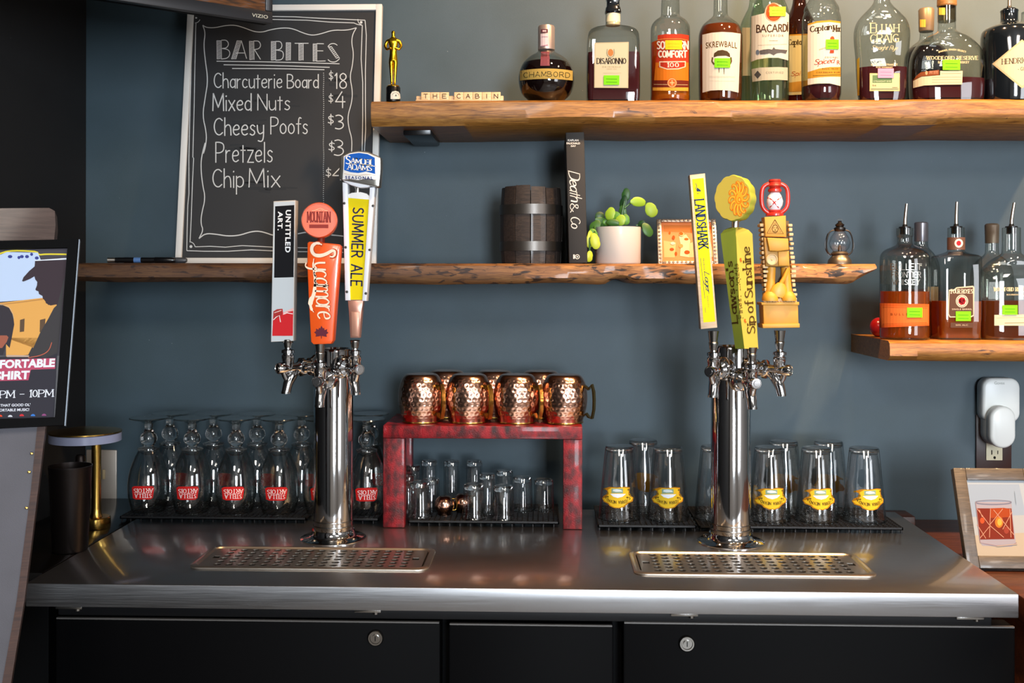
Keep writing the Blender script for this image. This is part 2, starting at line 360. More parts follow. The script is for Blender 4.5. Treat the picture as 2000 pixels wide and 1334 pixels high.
def bfont(text, bold=0, shear=0, space=1.0):
    k = (text, bold, shear, space)
    if k in _TX: return _TX[k]
    cu = bpy.data.curves.new('t', 'FONT'); cu.body = text; cu.resolution_u = 3; cu.offset = bold; cu.shear = shear; cu.space_character = space
    o = bpy.data.objects.new('t', cu); me = bpy.data.meshes.new_from_object(o)
    v = [(p.co.x, p.co.y) for p in me.vertices]; f = [tuple(q.vertices) for q in me.polygons]
    bpy.data.objects.remove(o); bpy.data.curves.remove(cu); bpy.data.meshes.remove(me)
    _TX[k] = (v, f); return v, f

class Decal:            # flat print laid on a surface; drawn in photo pixels, then dropped onto the real mesh
    def __init__(s, rough=.5): s.L = []; s.rough = rough
    def raw(s, v, f, c):
        if s.L and s.L[-1][0] == c: o = len(s.L[-1][1]); s.L[-1][1].extend(v); s.L[-1][2].extend([tuple(i + o for i in q) for q in f])
        else: s.L.append([c, list(v), [tuple(q) for q in f]])
    def poly(s, p, c): s.raw(p, [tuple(range(len(p)))], c)
    def rect(s, x0, y0, x1, y1, c): s.poly([(x0, y0), (x1, y0), (x1, y1), (x0, y1)], c)
    def ell(s, cx, cy, rx, ry, c, n=28, a0=0, a1=360):
        s.poly([(cx + rx * math.cos(R(a0 + (a1 - a0) * i / n)), cy + ry * math.sin(R(a0 + (a1 - a0) * i / n))) for i in range(n if a1 - a0 == 360 else n + 1)], c)
    def arc(s, cx, cy, rx, ry, w, c, a0=0, a1=360, n=28):
        s.line([(cx + rx * math.cos(R(a0 + (a1 - a0) * i / n)), cy + ry * math.sin(R(a0 + (a1 - a0) * i / n))) for i in range(n + 1)], w, c)
    def line(s, p, w, c, smooth=0):
        if smooth: p = chaikin(p, smooth)
        w = w if isinstance(w, (list, tuple)) else [w] * len(p)
        if len(w) != len(p): w = [w[min(int(i * len(w) / len(p)), len(w) - 1)] for i in range(len(p))]
        v = []
        for i, q in enumerate(p):
            a, b = p[max(i - 1, 0)], p[min(i + 1, len(p) - 1)]; dx, dy = b[0] - a[0], b[1] - a[1]; L = math.hypot(dx, dy) or 1
            v += [(q[0] - dy / L * w[i] / 2, q[1] + dx / L * w[i] / 2), (q[0] + dy / L * w[i] / 2, q[1] - dx / L * w[i] / 2)]
        s.raw(v, [(2 * i, 2 * i + 1, 2 * i + 3, 2 * i + 2) for i in range(len(p) - 1)], c)
    def _frame(s, box, rot):
        x0, y0, x1, y1 = box
        if rot == 0: return (x0, y1), (x1 - x0, 0), (0, y0 - y1)
        if rot == -90: return (x0, y0), (0, y1 - y0), (x1 - x0, 0)       # reads downwards
        if rot == 90: return (x1, y1), (0, y0 - y1), (x0 - x1, 0)        # reads upwards
        return (x1, y0), (x0 - x1, 0), (0, y1 - y0)                      # upside down
    def text(s, t, box, c, rot=0, bold=0, shear=0, space=1.0, fr=None, warp=None):
        o, r, u = fr or s._frame(box, rot); v, f = bfont(t, bold, shear, space)
        if not v: return
        xs = [p[0] for p in v]; ys = [p[1] for p in v]; a, b = min(xs), max(xs); d, e = min(ys), max(ys)
        q = []
        for x, y in v:
            m, n = (x - a) / (b - a), (y - d) / (e - d)
            if warp: m, n = warp(m, n)
            q.append((o[0] + r[0] * m + u[0] * n, o[1] + r[1] * m + u[1] * n))
        s.raw(q, f, c)
    def hand(s, t, box, c, w=1.6, rot=0, style='mono', shear=0, gap=1.6, fr=None, thin=.45, serif=1.0, y0=None, y1=None, warp=None):
        st, W_ = strokes(t, gap); ys = [p[1] for _, q in st for p in q]; lo = min(ys) if y0 is None else y0; hi = max(ys) if y1 is None else y1
        o, r, u = fr or s._frame(box, rot); H = math.hypot(*u); Lr = math.hypot(*r); kx = Lr / W_; ky = H / (hi - lo)
        er = (r[0] / Lr, r[1] / Lr); eu = (u[0] / H, u[1] / H)
        def T(x, y):
            if warp: x, y = warp(x, y)
            return (o[0] + er[0] * x + eu[0] * y, o[1] + er[1] * x + eu[1] * y)
        for cv, q in st:
            P = [((x + shear * y) * kx, (y - lo) * ky) for x, y in q]
            if not cv:                                   # straight strokes get square ends
                for (ax, ay), (bx, by) in zip(P, P[1:]):
                    dx, dy = bx - ax, by - ay; L = math.hypot(dx, dy) or 1e-6; dx /= L; dy /= L
                    ww = w if style == 'mono' else w * (thin + (1 - thin) * abs(dy) ** 1.5)
                    if style == 'serif' and dx > .25 and dy < 0 and abs(dy) > .3: ww = w
                    elif style == 'serif' and abs(dy) > .3 and dx * dy > 0 and abs(dx) > .25: ww = w * thin * 1.2
                    e = w * .35
                    ax2, ay2, bx2, by2 = ax - dx * e, ay - dy * e, bx + dx * e, by + dy * e
                    s.raw([T(ax2 - dy * ww / 2, ay2 + dx * ww / 2), T(ax2 + dy * ww / 2, ay2 - dx * ww / 2), T(bx2 + dy * ww / 2, by2 - dx * ww / 2), T(bx2 - dy * ww / 2, by2 + dx * ww / 2)], [(0, 1, 2, 3)], c)
            else:
                v = []
                for i, (x, y) in enumerate(P):
                    a, b = P[max(i - 1, 0)], P[min(i + 1, len(P) - 1)]; dx, dy = b[0] - a[0], b[1] - a[1]; L = math.hypot(dx, dy) or 1e-6; dx /= L; dy /= L
                    ww = w if style == 'mono' else w * (thin + (1 - thin) * abs(dy) ** 1.5)
                    v += [T(x - dy * ww / 2, y + dx * ww / 2), T(x + dy * ww / 2, y - dx * ww / 2)]
                s.raw(v, [(2 * i, 2 * i + 1, 2 * i + 3, 2 * i + 2) for i in range(len(P) - 1)], c)
            if style == 'serif' and serif:
                for (x, y), (x2, y2) in ((P[0], P[1]), (P[-1], P[-2])):
                    if abs(y - y2) > abs(x - x2) * 1.2 and (abs(y) < w * .6 or abs(y - H) < w * .6 or abs(y - .6 * H) < w):
                        h = w * .3; b_ = w * serif * 1.05; s.raw([T(x - b_, y - h), T(x + b_, y - h), T(x + b_, y + h), T(x - b_, y + h)], [(0, 1, 2, 3)], c)
    def put(s, name, targets, parent, grid=0, off=.0004, flat=None, gain=1, step=.00010, label=None, rough=None):
        V, Fc = [], []
        for t in (targets if isinstance(targets, (list, tuple)) else [targets]):
            m = wm(t); o = len(V); V += [m @ v.co for v in t.data.vertices]; Fc += [tuple(i + o for i in p.vertices) for p in t.data.polygons]
        bv = BVHTree.FromPolygons(V, Fc); cen = sum(V, Vector()) / len(V); far = (cen - EYE).length
        pl = None
        if flat:
            h, n, _, _ = bv.ray_cast(EYE, ray(*flat).normalized())
            if n.dot(h - EYE) > 0: n = -n
            pl = (h, n)
        inv = wm(parent).inverted(); me = bpy.data.meshes.new(name); av, af, am, cols = [], [], [], []
        for li, (c, v, f) in enumerate(s.L):
            if c not in cols: cols.append(c)
            if grid:
                bm = bmesh.new(); bvx = [bm.verts.new((x, y, 0)) for x, y in v]
                for q in f:
                    try: bm.faces.new([bvx[i] for i in q])
                    except ValueError: pass
                for ax in (0, 1):
                    lo, hi = min(p[ax] for p in v), max(p[ax] for p in v); k = math.ceil(lo / grid) * grid
                    g = grid if ax == 0 else grid * 2
                    while k < hi:
                        no = (1, 0, 0) if ax == 0 else (0, 1, 0); co = (k, 0, 0) if ax == 0 else (0, k, 0)
                        bmesh.ops.bisect_plane(bm, geom=bm.verts[:] + bm.edges[:] + bm.faces[:], plane_co=co, plane_no=no); k += g
                bm.verts.index_update(); v = [(p.co.x, p.co.y) for p in bm.verts]; f = [tuple(p.index for p in q.verts) for q in bm.faces]; bm.free()
            o = len(av)
            for x, y in v:
                d = ray(x, y).normalized()
                if pl: av.append(inv @ (EYE + d * ((pl[0] - EYE).dot(pl[1]) / d.dot(pl[1])) + pl[1] * (off + step * li))); continue
                h, n, _, _ = bv.ray_cast(EYE, d)
                if h is None:
                    h, n, _, _ = bv.find_nearest(EYE + d * far)
                if n.dot(d) > 0: n = -n
                av.append(inv @ (h + n * (off + step * li)))
            for q in f: af.append(tuple(i + o for i in q)); am.append(cols.index(c))
        me.from_pydata([tuple(p) for p in av], [], af)
        for c in cols:
            if isinstance(c, str) and gain != 1:
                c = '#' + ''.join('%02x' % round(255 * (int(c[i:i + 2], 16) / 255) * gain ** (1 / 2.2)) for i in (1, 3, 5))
            me.materials.append(ink(c, s.rough) if isinstance(c, str) else c)
        me.polygons.foreach_set('material_index', am); me.update()
        ob = bpy.data.objects.new(name, me); COL.objects.link(ob); ob.parent = parent
        if label: ob['label'] = label
        return ob

# ================================================================== THE ROOM
YW = 2.42                                           # the shelf wall
XL = at(168, 300, YW).x                             # left corner
XR, YB, ZC = 3.4, -3.6, 2.85
ZT = 1.0                                            # steel counter top
o = struct('wall_back', MB().box((XL - .1, YW, 0), (XR + .1, YW + .1, ZC)), M_WALL)
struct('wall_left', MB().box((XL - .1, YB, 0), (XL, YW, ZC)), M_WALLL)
struct('wall_right', MB().box((XR, YB, 0), (XR + .1, YW, ZC)), M_PLAIN)
struct('floor', MB().box((XL - .1, YB - .1, -.05), (XR + .1, YW + .1, 0)), M_FLOOR)
struct('ceiling', MB().box((XL - .1, YB - .1, ZC), (XR + .1, YW + .1, ZC + .05)), M_CEIL)
wf = MB()
for a, b in (((XL - .1, 0), (-1.55 + .0, ZC)), ((-1.05, 0), (.65, ZC)), ((1.65, 0), (XR + .1, ZC)), ((-1.55, 0), (-1.05, .95)), ((-1.55, 2.52), (-1.05, ZC)), ((.65, 0), (1.65, .95)), ((.65, 2.52), (1.65, ZC))):
    if b[0] > a[0]: wf.box((a[0], YB, a[1]), (b[0], YB + .1, b[1]))
struct('wall_front', wf, M_PLAIN)

# ------------------------------------------------------------------ adjoining wooden bar
ZB = .968
bar = thing('wooden_bar', 'red-brown wooden bar top beside the steel counter', 'bar', (0, 0, 0))
b = MB().box((.80, 1.55, ZB - .045), (1.9, YW - .004, ZB), bev=.004)
b.box((.12, 2.35, ZB - .04), (.80, YW - .004, ZB + .02), bev=.003); b.build('bar_top', M_BARWOOD, bar)
MB().box((.83, 1.62, 0), (1.88, YW - .004, ZB - .046), bev=.004).build('bar_panel', M_BARWOOD, bar)

# ------------------------------------------------------------------ beer cooler cabinet
keg = thing('beer_cooler', 'long black beer cooler cabinet with brushed steel top and lockable doors', 'cooler', (0, 0, 0))
XA = at(50, 1140, 1.735).x; XB_ = at(1990, 1160, 1.735).x; YF = 1.735; YK = 2.34
z0 = at(1000, 1196, YF).z
tp = MB().box((XA, YF, z0), (XB_, YK, ZT), bev=.0016); tp.build('countertop', M_STEEL, keg)
MB().box((XA + .03, YF + .07, 0), (XB_ - .02, YK, z0 - .001), bev=.004).build('cabinet_body', M_BLACK, keg)
MB().box((XA + .04, YF + .03, at(1000, 1212, YF + .03).z), (XB_ - .03, YF + .08, z0 - .001), bev=.002).build('gasket_rail', M_RUBBER, keg)
for i, (x0, x1, lock) in enumerate(((108, 860, (733, 1247)), (876, 1198, None), (1217, 1984, (1342, 1258)))):
    p0, p1 = at(x0, 1215, YF + .025), at(x1, 1215, YF + .025)
    zt = at((x0 + x1) / 2, 1212 + (i > 0) * 9, YF + .025).z
    d = MB().box((p0.x, YF + .025, .12), (p1.x, YF + .069, zt), bev=.004).build('door', M_BLACK, keg)
    # thin worn lip along the upper edge of each door
    MB().box((p0.x + .002, YF + .0245, zt - .0012), (p1.x - .002, YF + .030, zt + .0012)).build('door_lip', mat('worn_edge', '#6a6866', .4, .6), d)
    if lock:
        q = at(lock[0], lock[1], YF + .02); k = MB(); T = Matrix.Translation((q.x, YF + .025, q.z)) @ Matrix.Rotation(R(90), 4, 'X')
        k.lathe([(0, 0), (.0135, 0), (.0135, .003), (.0115, .006), (.0092, .006), (.0085, .004), (.006, .004), (.006, .0065), (0, .0065)], 28, 0, T)
        k.box((-.0008, -.004, .0064), (.0008, .004, .0068), 1, T); k.build('lock', [M_CHROME2, M_BLACKG], d)
for x in (140, 720, 1335, 1890):                     # hinges tucked under the steel top
    q = at(x, 1197, YF + .02); h = MB().box((q.x - .022, YF + .008, z0 - .006), (q.x + .022, YF + .05, z0 - .0005), bev=.001)
    h.cyl((q.x + .012, YF + .016, z0 - .010), (q.x + .012, YF + .016, z0 - .001), .005); h.build('hinge', M_CHROME2, keg)

# dark ledge filling the corner between the left wall and the cooler
led = thing('side_ledge', 'black ledge in the left corner under the lamp and shaker tin', 'ledge', (0, 0, 0))
MB().box((XL + .004, 1.80, ZT - .036), (XA - .003, YW - .004, ZT - .0004), bev=.002).build('ledge_top', mat('black_ledge_lacquer', '#0a0807', .22, spec=.45), led)
MB().box((XL + .012, 1.83, 0), (XA - .006, YW - .008, ZT - .037), bev=.002).build('ledge_panel', M_BLACK, led)

# ------------------------------------------------------------------ drip trays
def drip_tray(pts, label):
    P = [floor_at(x, y, ZT) for x, y in pts]         # back-left, back-right, front-right, front-left
    x0 = (P[0].x + P[3].x) / 2; x1 = (P[1].x + P[2].x) / 2; y1 = (P[0].y + P[1].y) / 2; y0 = (P[2].y + P[3].y) / 2
    w, d = x1 - x0, y1 - y0; t = thing('drip_tray', label, 'drip tray', (x0 + w / 2, y0 + d / 2, ZT + .0005)); w /= 2; d /= 2
    def rr(a, b, r, z, n=6):
        out = []
        for cx, cy, s in ((a - r, b - r, 0), (-a + r, b - r, 90), (-a + r, -b + r, 180), (a - r, -b + r, 270)):
            for k in range(n + 1): an = R(s + 90 * k / n); out.append((cx + r * math.cos(an), cy + r * math.sin(an), z))
        return out
    m = MB(); m.rings([rr(w, d, .022, 0), rr(w, d, .022, .0028), rr(w - .003, d - .003, .02, .0042), rr(w - .009, d - .009, .017, .0042), rr(w - .012, d - .012, .015, .0006)], 0, None, True, True)
    m.build('tray_rim', M_TRAY, t)
    nx, ny, p, hr = 17, 6, .0203, .0072; X0, Y0 = -(nx) * p / 2, -(ny) * p / 2; sy = (2 * (d - .013)) / (ny * p) * .96
    g = MB()
    for i in range(nx):
        for j in range(ny):
            cx, cy = X0 + p * (i + .5), (Y0 + p * (j + .5)) * sy; vs = []; N = 12
            for zz in (.0022, .0008):
                for k in range(N):
                    a = R(k * 30 + 15); vs.append((cx + hr * math.cos(a), cy + hr * math.sin(a) * .9, zz))
            for k in range(N):
                a = R(k * 30 + 15); c, s_ = math.cos(a), math.sin(a); q = max(abs(c), abs(s_)); vs.append((cx + c / q * p / 2, cy + s_ / q * p * sy / 2, .0022))
            fs = [(k, (k + 1) % N, 2 * N + (k + 1) % N, 2 * N + k) for k in range(N)] + [(k, k + N, (k + 1) % N + N, (k + 1) % N) for k in range(N)]
            # corner gap quads are closed by the outer loop's own corners
            g.add(vs, fs)
            for qx in (-1, 1):
                for qy in (-1, 1):
                    ang = math.degrees(math.atan2(qy, qx)) % 360; k0 = int(((ang - 15) % 360) // 30)
                    g.add([vs[2 * N + k0 % N], vs[2 * N + (k0 + 1) % N], (cx + qx * p / 2, cy + qy * p * sy / 2, .0022)], [(0, 1, 2)])
    # solid margins around the perforated field
    ax, ay = -X0, p * ny * sy / 2; ox, oy = w - .0135, d - .0135
    g.box((-ox, ay, .0008), (ox, oy, .0022)); g.box((-ox, -oy, .0008), (ox, -ay, .0022))
    g.box((-ox, -ay, .0008), (-ax - .012, ay, .0022)); g.box((ax + .012, -ay, .0008), (ox, ay, .0022))
    for s_ in (-1, 1):
        xx0, xx1 = sorted((s_ * ax, s_ * (ax + .012)))
        g.box((xx0, .008, .0008), (xx1, ay, .0022)); g.box((xx0, -ay, .0008), (xx1, -.008, .0022))
    g.build('grate', M_TRAY, t, smooth=0)
    MB().box((-w + .012, -d + .012, .0004), (w - .012, d - .012, .0007)).build('drain_pan', mat('drain_pan_black', '#0a0909', .7, 0, spec=.1), t)
    return t
drip_tray([(420, 1069), (852, 1075), (836, 1117), (362, 1112)], 'steel perforated drip tray under the left beer tower')
drip_tray([(1228, 1079), (1662, 1084), (1726, 1131), (1238, 1123)], 'steel perforated drip tray under the right beer tower')

# ------------------------------------------------------------------ live-edge shelves
def live_shelf(name, label, pxa, pxb, ytop, ybot, Yf, matr, seed, wav=.006, wavb=.004, notch=None, taper=None, face_slope=.012, leftcut=0):
    rnd = random.Random(seed); cx = (pxa + pxb) / 2
    zt = at(1350, ytop, Yf).z; zb = at(1350, ybot, Yf).z
    xa, xb = at(pxa, ytop, Yf).x, at(pxb, ytop, Yf).x; N = 150
    ph = [(rnd.uniform(3, 40), rnd.uniform(0, 6.28), rnd.uniform(.3, 1)) for _ in range(9)]
    def nz(x, o): return sum(a * math.sin(f * x + p + o) / (1 + f * .05) for f, p, a in ph) / 3
    rs = []
    for i in range(N + 1):
        x = xa + (xb - xa) * i / N; f = i / N
        yf = Yf + nz(x, 0) * wav; zz = zb + nz(x, 2) * wavb
        if notch:
            for c, wd, h in notch:
                q = abs(x - c) / wd
                if q < 1: zz += h * (1 - q * q); yf += .004 * (1 - q)
        if taper and x > taper: zz = zz + (zt - .012 - zz) * min(1, (x - taper) / (xb - taper)) ** .8
        yb = YW; yl = yf + face_slope
        s = leftcut * max(0, 1 - (x - xa) / .03)
        rs.append([(x, yb, zt), (x, yf + .012 + nz(x, 1) * .003, zt), (x, yf + .002, zt - .005), (x, yf + nz(x, 4) * wav * .5, (zt * .6 + zz * .4)), (x, yf + nz(x, 5) * wav * .6, (zt * .25 + zz * .75)), (x, yl, zz), (x, yb, zz)])
    m = MB().rings(rs); o = m.build(name, matr, None, 50); tag(o, label, 'shelf'); return o, zt
sh_top, Z1 = live_shelf('wall_shelf', 'long honey-coloured live-edge shelf at the top holding the liquor bottles', 724, 2160, 194, 242, 2.15, M_SHELF, 3, wav=.008)
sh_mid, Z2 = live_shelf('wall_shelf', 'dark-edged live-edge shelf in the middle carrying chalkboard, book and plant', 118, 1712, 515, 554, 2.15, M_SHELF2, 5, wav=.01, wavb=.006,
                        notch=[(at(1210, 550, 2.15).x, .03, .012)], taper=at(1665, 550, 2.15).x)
sh_low, Z3 = live_shelf('wall_shelf', 'short amber wood shelf low on the right with cut slanted end', 1738, 2160, 664.5, 704, 2.15, M_SHELF3, 9, wav=.003, wavb=.002)
# black mount under the upper shelf's left end
br = MB().box((at(797, 262, 2.3).x, 2.22, at(820, 255, 2.22).z - .010), (at(850, 262, 2.3).x, 2.40, at(820, 255, 2.22).z + .03), bev=.003)
tag(br.build('shelf_light_puck', M_BLACKG), 'small black box mounted under the left end of the top shelf', 'mount')

# ------------------------------------------------------------------ beer towers
def faucet(t, ang, dz, fl, label=None):
    A = Matrix.Rotation(R(ang), 4, 'Z')              # ang turns outward (-Y) towards +X
    Mx = A @ Matrix.Translation((0, 0, dz)) @ Matrix.Rotation(R(90), 4, 'X')   # local z points outward
    f = MB()
    f.lathe([(.012, .034), (.021, .037), (.022, .042), (.017, .049), (.0165, .055), (.0135, .057), (.0135, .066), (.0175, .068), (.0175, .074), (.011, .077), (.0085, .084), (.0085, .112), (0, .112)], 28, 0, Mx)
    f.lathe([(.0095, .098), (.0105, .106), (.0105, .120), (.0092, .1222), (.0085, .1222), (.008, .1212), (.0055, .1212), (.005, .1225), (0, .1225)], 28, 0, Mx)
    B = A @ Matrix.Translation((0, 0, dz))
    f.tube([(0, -.076, -.002), (0, -.086, -.008), (0, -.094, -.018), (0, -.100, -.030), (0, -.104, -.046)], [.007, .0095, .0105, .0092, .0086], 16, 0, B)
    f.tube([(0, -.110, -.004), (0, -.106, -.014), (0, -.1, -.026)], [.006, .006, .005], 12, 0, B)
    f.tube([(0, -.072, .003), (0, -.062, -.008), (0, -.058, -.004)], [.004, .003, .003], 8, 0, B)
    f.lathe([(.0088, -.004), (.0098, .004), (.0108, .007), (.0108, .015), (.0118, .016), (.0118, .023), (.0095, .025), (.0095, .027), (.0122, .028), (.0122, .033), (.006, .035), (.0055, .039)], 24, 0, B @ Matrix.Translation((0, -.1, 0)))
    f.lathe([(.0066, .038), (.0088, .050), (.0088, .052), (.0078, .053), (.0105, fl)] , 24, 1, B @ Matrix.Translation((0, -.1, 0)))
    # spout mouth
    f.lathe([(.0088, 0), (.0088, .004), (.0075, .004), (.0075, 0)], 20, 1, B @ Matrix.Translation((0, -.104, -.0475)))
    return f.build('faucet', [M_CHROME, M_CHROME2], t, 45)
def tower(px, Y, ztop, hz, angs, label):
    p = at(px, 1050, Y); t = thing('beer_tower', label, 'beer tower', (p.x, Y, ZT)); h = ztop - ZT
    m = MB().lathe([(.0375, .0), (.0375, h - .004), (.036, h), (.030, h + .001), (.029, h - .002), (0, h - .002)], 64); m.build('column', M_CHROME, t, 30)
    g = MB().lathe([(.063, 0), (.063, .002), (.058, .0045), (.046, .006), (.042, .010), (.0405, .018), (.0378, .018)], 56, cap1=False)
    g.build('base_flange', M_CHROME, t)
    g = MB().lathe([(.0382, .024), (.0388, .026), (.0382, .028)], 48, cap0=False, cap1=False); g.lathe([(.0382, .034), (.0386, .0355), (.0382, .037)], 48, cap0=False, cap1=False); g.build('base_ring', M_CHROME2, t)
    for k in range(4):
        a = R(45 + 90 * k + 12); MB().lathe([(.0045, .0035), (.0045, .006), (.003, .0075), (0, .0075)], 12, 0, Matrix.Translation((.052 * math.cos(a), .052 * math.sin(a), 0))).build('screw', M_CHROME2, t)
    for a, dz, fl in angs: faucet(t, a, hz + dz - ZT, fl)
    return t, p
TY = 2.06
t1, tp1 = tower(651, TY, at(651, 681, TY).z, at(651, 713, TY).z, [(-46, 0, .047), (-3, -.021, .073), (34, 0, .052)], 'polished steel beer tower in front of the goblets')
t2, tp2 = tower(1427, TY, at(1427, 676, TY).z, at(1427, 717, TY).z, [(-28, 0, .073), (12, -.020, .064), (52, 0, .073)], 'polished steel beer tower in front of the pint glasses')
def fpos(tp, ang, r=.1): a = R(ang); return Vector((tp.x + r * math.sin(a), TY - r * math.cos(a), 0))

# ------------------------------------------------------------------ tap handles: each built in photo pixels on its own plane, then extruded
class HandleBuilder:
    def __init__(s, name, label, Y, base):           # base = photo pixel of the foot
        p = at(base[0], base[1], Y); s.Y = Y; s.S = scl(p); s.base = base; s.t = thing(name, label, 'tap handle', (p.x, Y, p.z)); s.p = p
    def loc(s, x, y, dy=0):
        q = at(x, y, s.Y + dy); return (q.x - s.p.x, dy, q.z - s.p.z)
    def poly(s, pts, y0, y1, mi=0, mb=None, bev=0, bev_at=None):
        mb = mb or MB(); P = []
        for x, y in pts: q = at(x, y, s.Y + y0); P.append((q.x - s.p.x, q.z - s.p.z))
        if not bev: mb.prism(P, y0, y1, mi); return mb
        cx = sum(a for a, _ in P) / len(P); cz = sum(b for _, b in P) / len(P)
        def ins(k): 
            n = len(P); out = []
            for i in range(n):
                a, b, c = Vector(P[i - 1]), Vector(P[i]), Vector(P[(i + 1) % n]); d1 = (b - a).normalized(); d2 = (c - b).normalized()
                m = (d2 - d1); nn = Vector((-d1.y, d1.x)) + Vector((-d2.y, d2.x)); nn.normalize()
                if nn.dot(Vector((cx, cz)) - b) < 0 and abs(m.length) < 1.9: pass
                out.append(b + nn * k)
            return out
        ar = sum(P[i - 1][0] * P[i][1] - P[i][0] * P[i - 1][1] for i in range(len(P)))
        sg = 1 if ar > 0 else -1
        rs = []
        for k, y in ((bev, y0), (bev * .3, y0 + bev * .3), (0, y0 + bev), (0, y1 - bev), (bev, y1)): rs.append([(v.x, y, v.y) for v in ins(k * sg)])
        mb.rings(rs, mi); return mb

# 1: white block handle with black panel
Y = fpos(tp1, -46).y
h = HandleBuilder('tap_handle', 'white rectangular tap handle with black panel and red painting', Y, (556, 668))
body = h.poly([(534, 393), (577, 391), (573, 666), (529, 668)], -.006, .018, bev=.0012)
body = body.build('handle_block', [mat('pale_handle_wood', '#cfc6bb', .45)], h.t)
d = Decal(.45); d.poly([(535, 395), (576, 393), (572, 665), (530, 667)], '#c6cccf')
d.poly([(537.5, 403), (575, 400.5), (573.5, 541.5), (535.5, 542.5)], '#18181b')
d.text('UNTITLED', None, '#f0f0f0', bold=.03, space=1.12, fr=((558, 410), (-1.2, 83), (10.5, .2)))
d.text('ART.', None, '#f0f0f0', bold=.03, space=1.12, fr=((543, 413), (-.8, 37), (9.5, .2)))
d.poly([(534, 608), (541, 604), (552, 603), (553, 611), (560, 607), (567, 604), (573, 601), (572, 656), (532, 656)], '#cf2a30')
d.poly([(534, 608), (541, 604), (552, 603), (551, 614), (545, 619), (534, 627)], '#a83432')
d.poly([(553, 611), (560, 607), (567, 604), (573, 601), (573, 607), (563, 609), (554, 614)], '#e9b9b4')
d.line([(534, 625), (540, 619), (546, 616), (548, 629)], 1.6, '#f3dcd8'); d.line([(553, 614), (561, 611), (572, 613)], 1.6, '#f3dcd8'); d.line([(536, 611), (550, 606)], 1.5, '#e3c3ba')
d.put('printed_label', body, h.t, flat=(553, 530))

# 2: orange can-and-paddle handle
Y = fpos(tp1, -3).y
h = HandleBuilder('tap_handle', 'bright orange tap handle topped by a round disc', Y, (625, 674))
pad = h.poly([(600, 474), (604, 471.5), (660, 477), (664.5, 481), (663, 500), (650.5, 665), (646, 672), (612, 673), (607, 668), (603, 600), (599.5, 520)], -.012, .014, bev=.003)
pad = pad.build('paddle', [mat('orange_enamel', '#ee5a1c', .28, coat=.5)], h.t)
c = h.loc(622.5, 430, -.02); cr = 34.5 / h.S; m = MB()
T = Matrix.Translation((c[0], -.016, c[2])) @ Matrix.Rotation(R(8), 4, 'Z') @ Matrix.Rotation(R(90), 4, 'X')
m.lathe([(0, -.032), (cr * .93, -.032), (cr, -.028), (cr, .004), (cr * .94, .008), (cr * .90, .008), (cr * .89, .0065), (0, .0065)], 48, 0, T)
disc = m.build('disc', [mat('orange_enamel_2', '#ea5a22', .28, coat=.5)], h.t)
q = h.loc(627, 474); MB().lathe([(.010, 0), (.007, .004), (.007, .02)], 16, 0, Matrix.Translation((q[0], 0, q[2] - .004))).build('neck', [mat('dark_orange', '#7a2414', .35)], h.t)
d = Decal(.4); pl = '#8f3a34'
d.hand('MOUNTAIN', (600.5, 414, 645, 434), pl, w=2.3, style='serif', gap=1.1, thin=.6, serif=.6)
d.text('CANDY', (608.5, 430.5, 637, 434.5), pl, bold=.02)
d.line([(609, 412), (616, 410.5), (621, 408), (626, 406.8), (631, 408.5), (634, 411), (640, 412)], 1.0, '#f3b18c')
d.line([(614, 411.5), (619, 410), (624, 411), (628, 409.5), (631, 411.5)], .9, '#f3b18c')
d.rect(604, 438.5, 641.5, 445.5, pl); d.put('disc_print', disc, h.t)
d = Decal(.4); cr_ = '#f3ddc6'; sh_ = '#b8431c'
for col, ox, wd in ((sh_, 1.1, 5.0), (cr_, 0, 3.6)):
    fr = ((610 + ox, 512), (10, 110), (26, -2.2))
    d.hand('ycamore', None, col, w=wd, style='serif', shear=.18, gap=.6, thin=.5, serif=0, fr=fr, y0=0, y1=6.2)
    d.line([(x + ox, y) for x, y in [(629, 478), (620, 474), (611, 478), (608, 488), (613, 498), (625, 500), (638, 496), (647, 490), (653, 489), (655, 496), (651, 502), (644, 501)]], [2.5, 5, 6.5, 6.5, 6.5, 7, 6.5, 6, 5, 4, 3.5, 2.5] if not ox else 8, col, smooth=2)
    d.line([(x + ox, y) for x, y in [(613, 505), (611, 520), (616, 545), (614, 575), (606, 588), (607, 602), (613, 610)]], [1.5, 3, 4.5, 7, 9, 5, 1.2] if not ox else 4, col, smooth=2)
lf = [(628, 636), (631, 641.5), (633.5, 640), (634, 645), (639.5, 642.5), (638.5, 647), (642, 650), (637.5, 653), (638.5, 658), (633, 657), (629, 656), (628.6, 661.5), (627.4, 661.5), (627, 656), (622, 657), (616.5, 657.5), (617.5, 652.5), (613.5, 649), (617.5, 646.5), (617.5, 641.5), (621.5, 644), (623.5, 640), (625.5, 641.5)]
d.poly(lf, '#5f2a38'); d.put('painted_script', pad, h.t, flat=(630, 560))

# 3: tall white and yellow handle with round badge
Y = fpos(tp1, 34).y
h = HandleBuilder('tap_handle', 'tall tapered yellow and white tap handle with blue badge on top', Y, (694, 662))
cop = h.poly([(679, 586), (710, 586), (707, 606), (702, 660), (684, 660), (681, 610)], -.010, .010, bev=.002); cop.build('copper_foot', mat('rose_copper_paint', '#b48372', .3, .5), h.t)
cz = h.poly([(685.5, 609), (702, 609), (700, 657), (686.5, 657)], -.0125, -.008, bev=.001); cz.build('foot_panel', mat('rose_copper_paint_2', '#b98a76', .35, .4), h.t)
fr_ = MB(); h.poly([(668.5, 356), (679, 356), (684, 587), (674, 587)], -.014, .012, 0, fr_, bev=.002); h.poly([(722, 366), (732.5, 364), (715.5, 588), (707, 588)], -.014, .012, 0, fr_, bev=.002)
fr_.build('side_rails', mat('white_enamel', '#dfe3ea', .3), h.t)
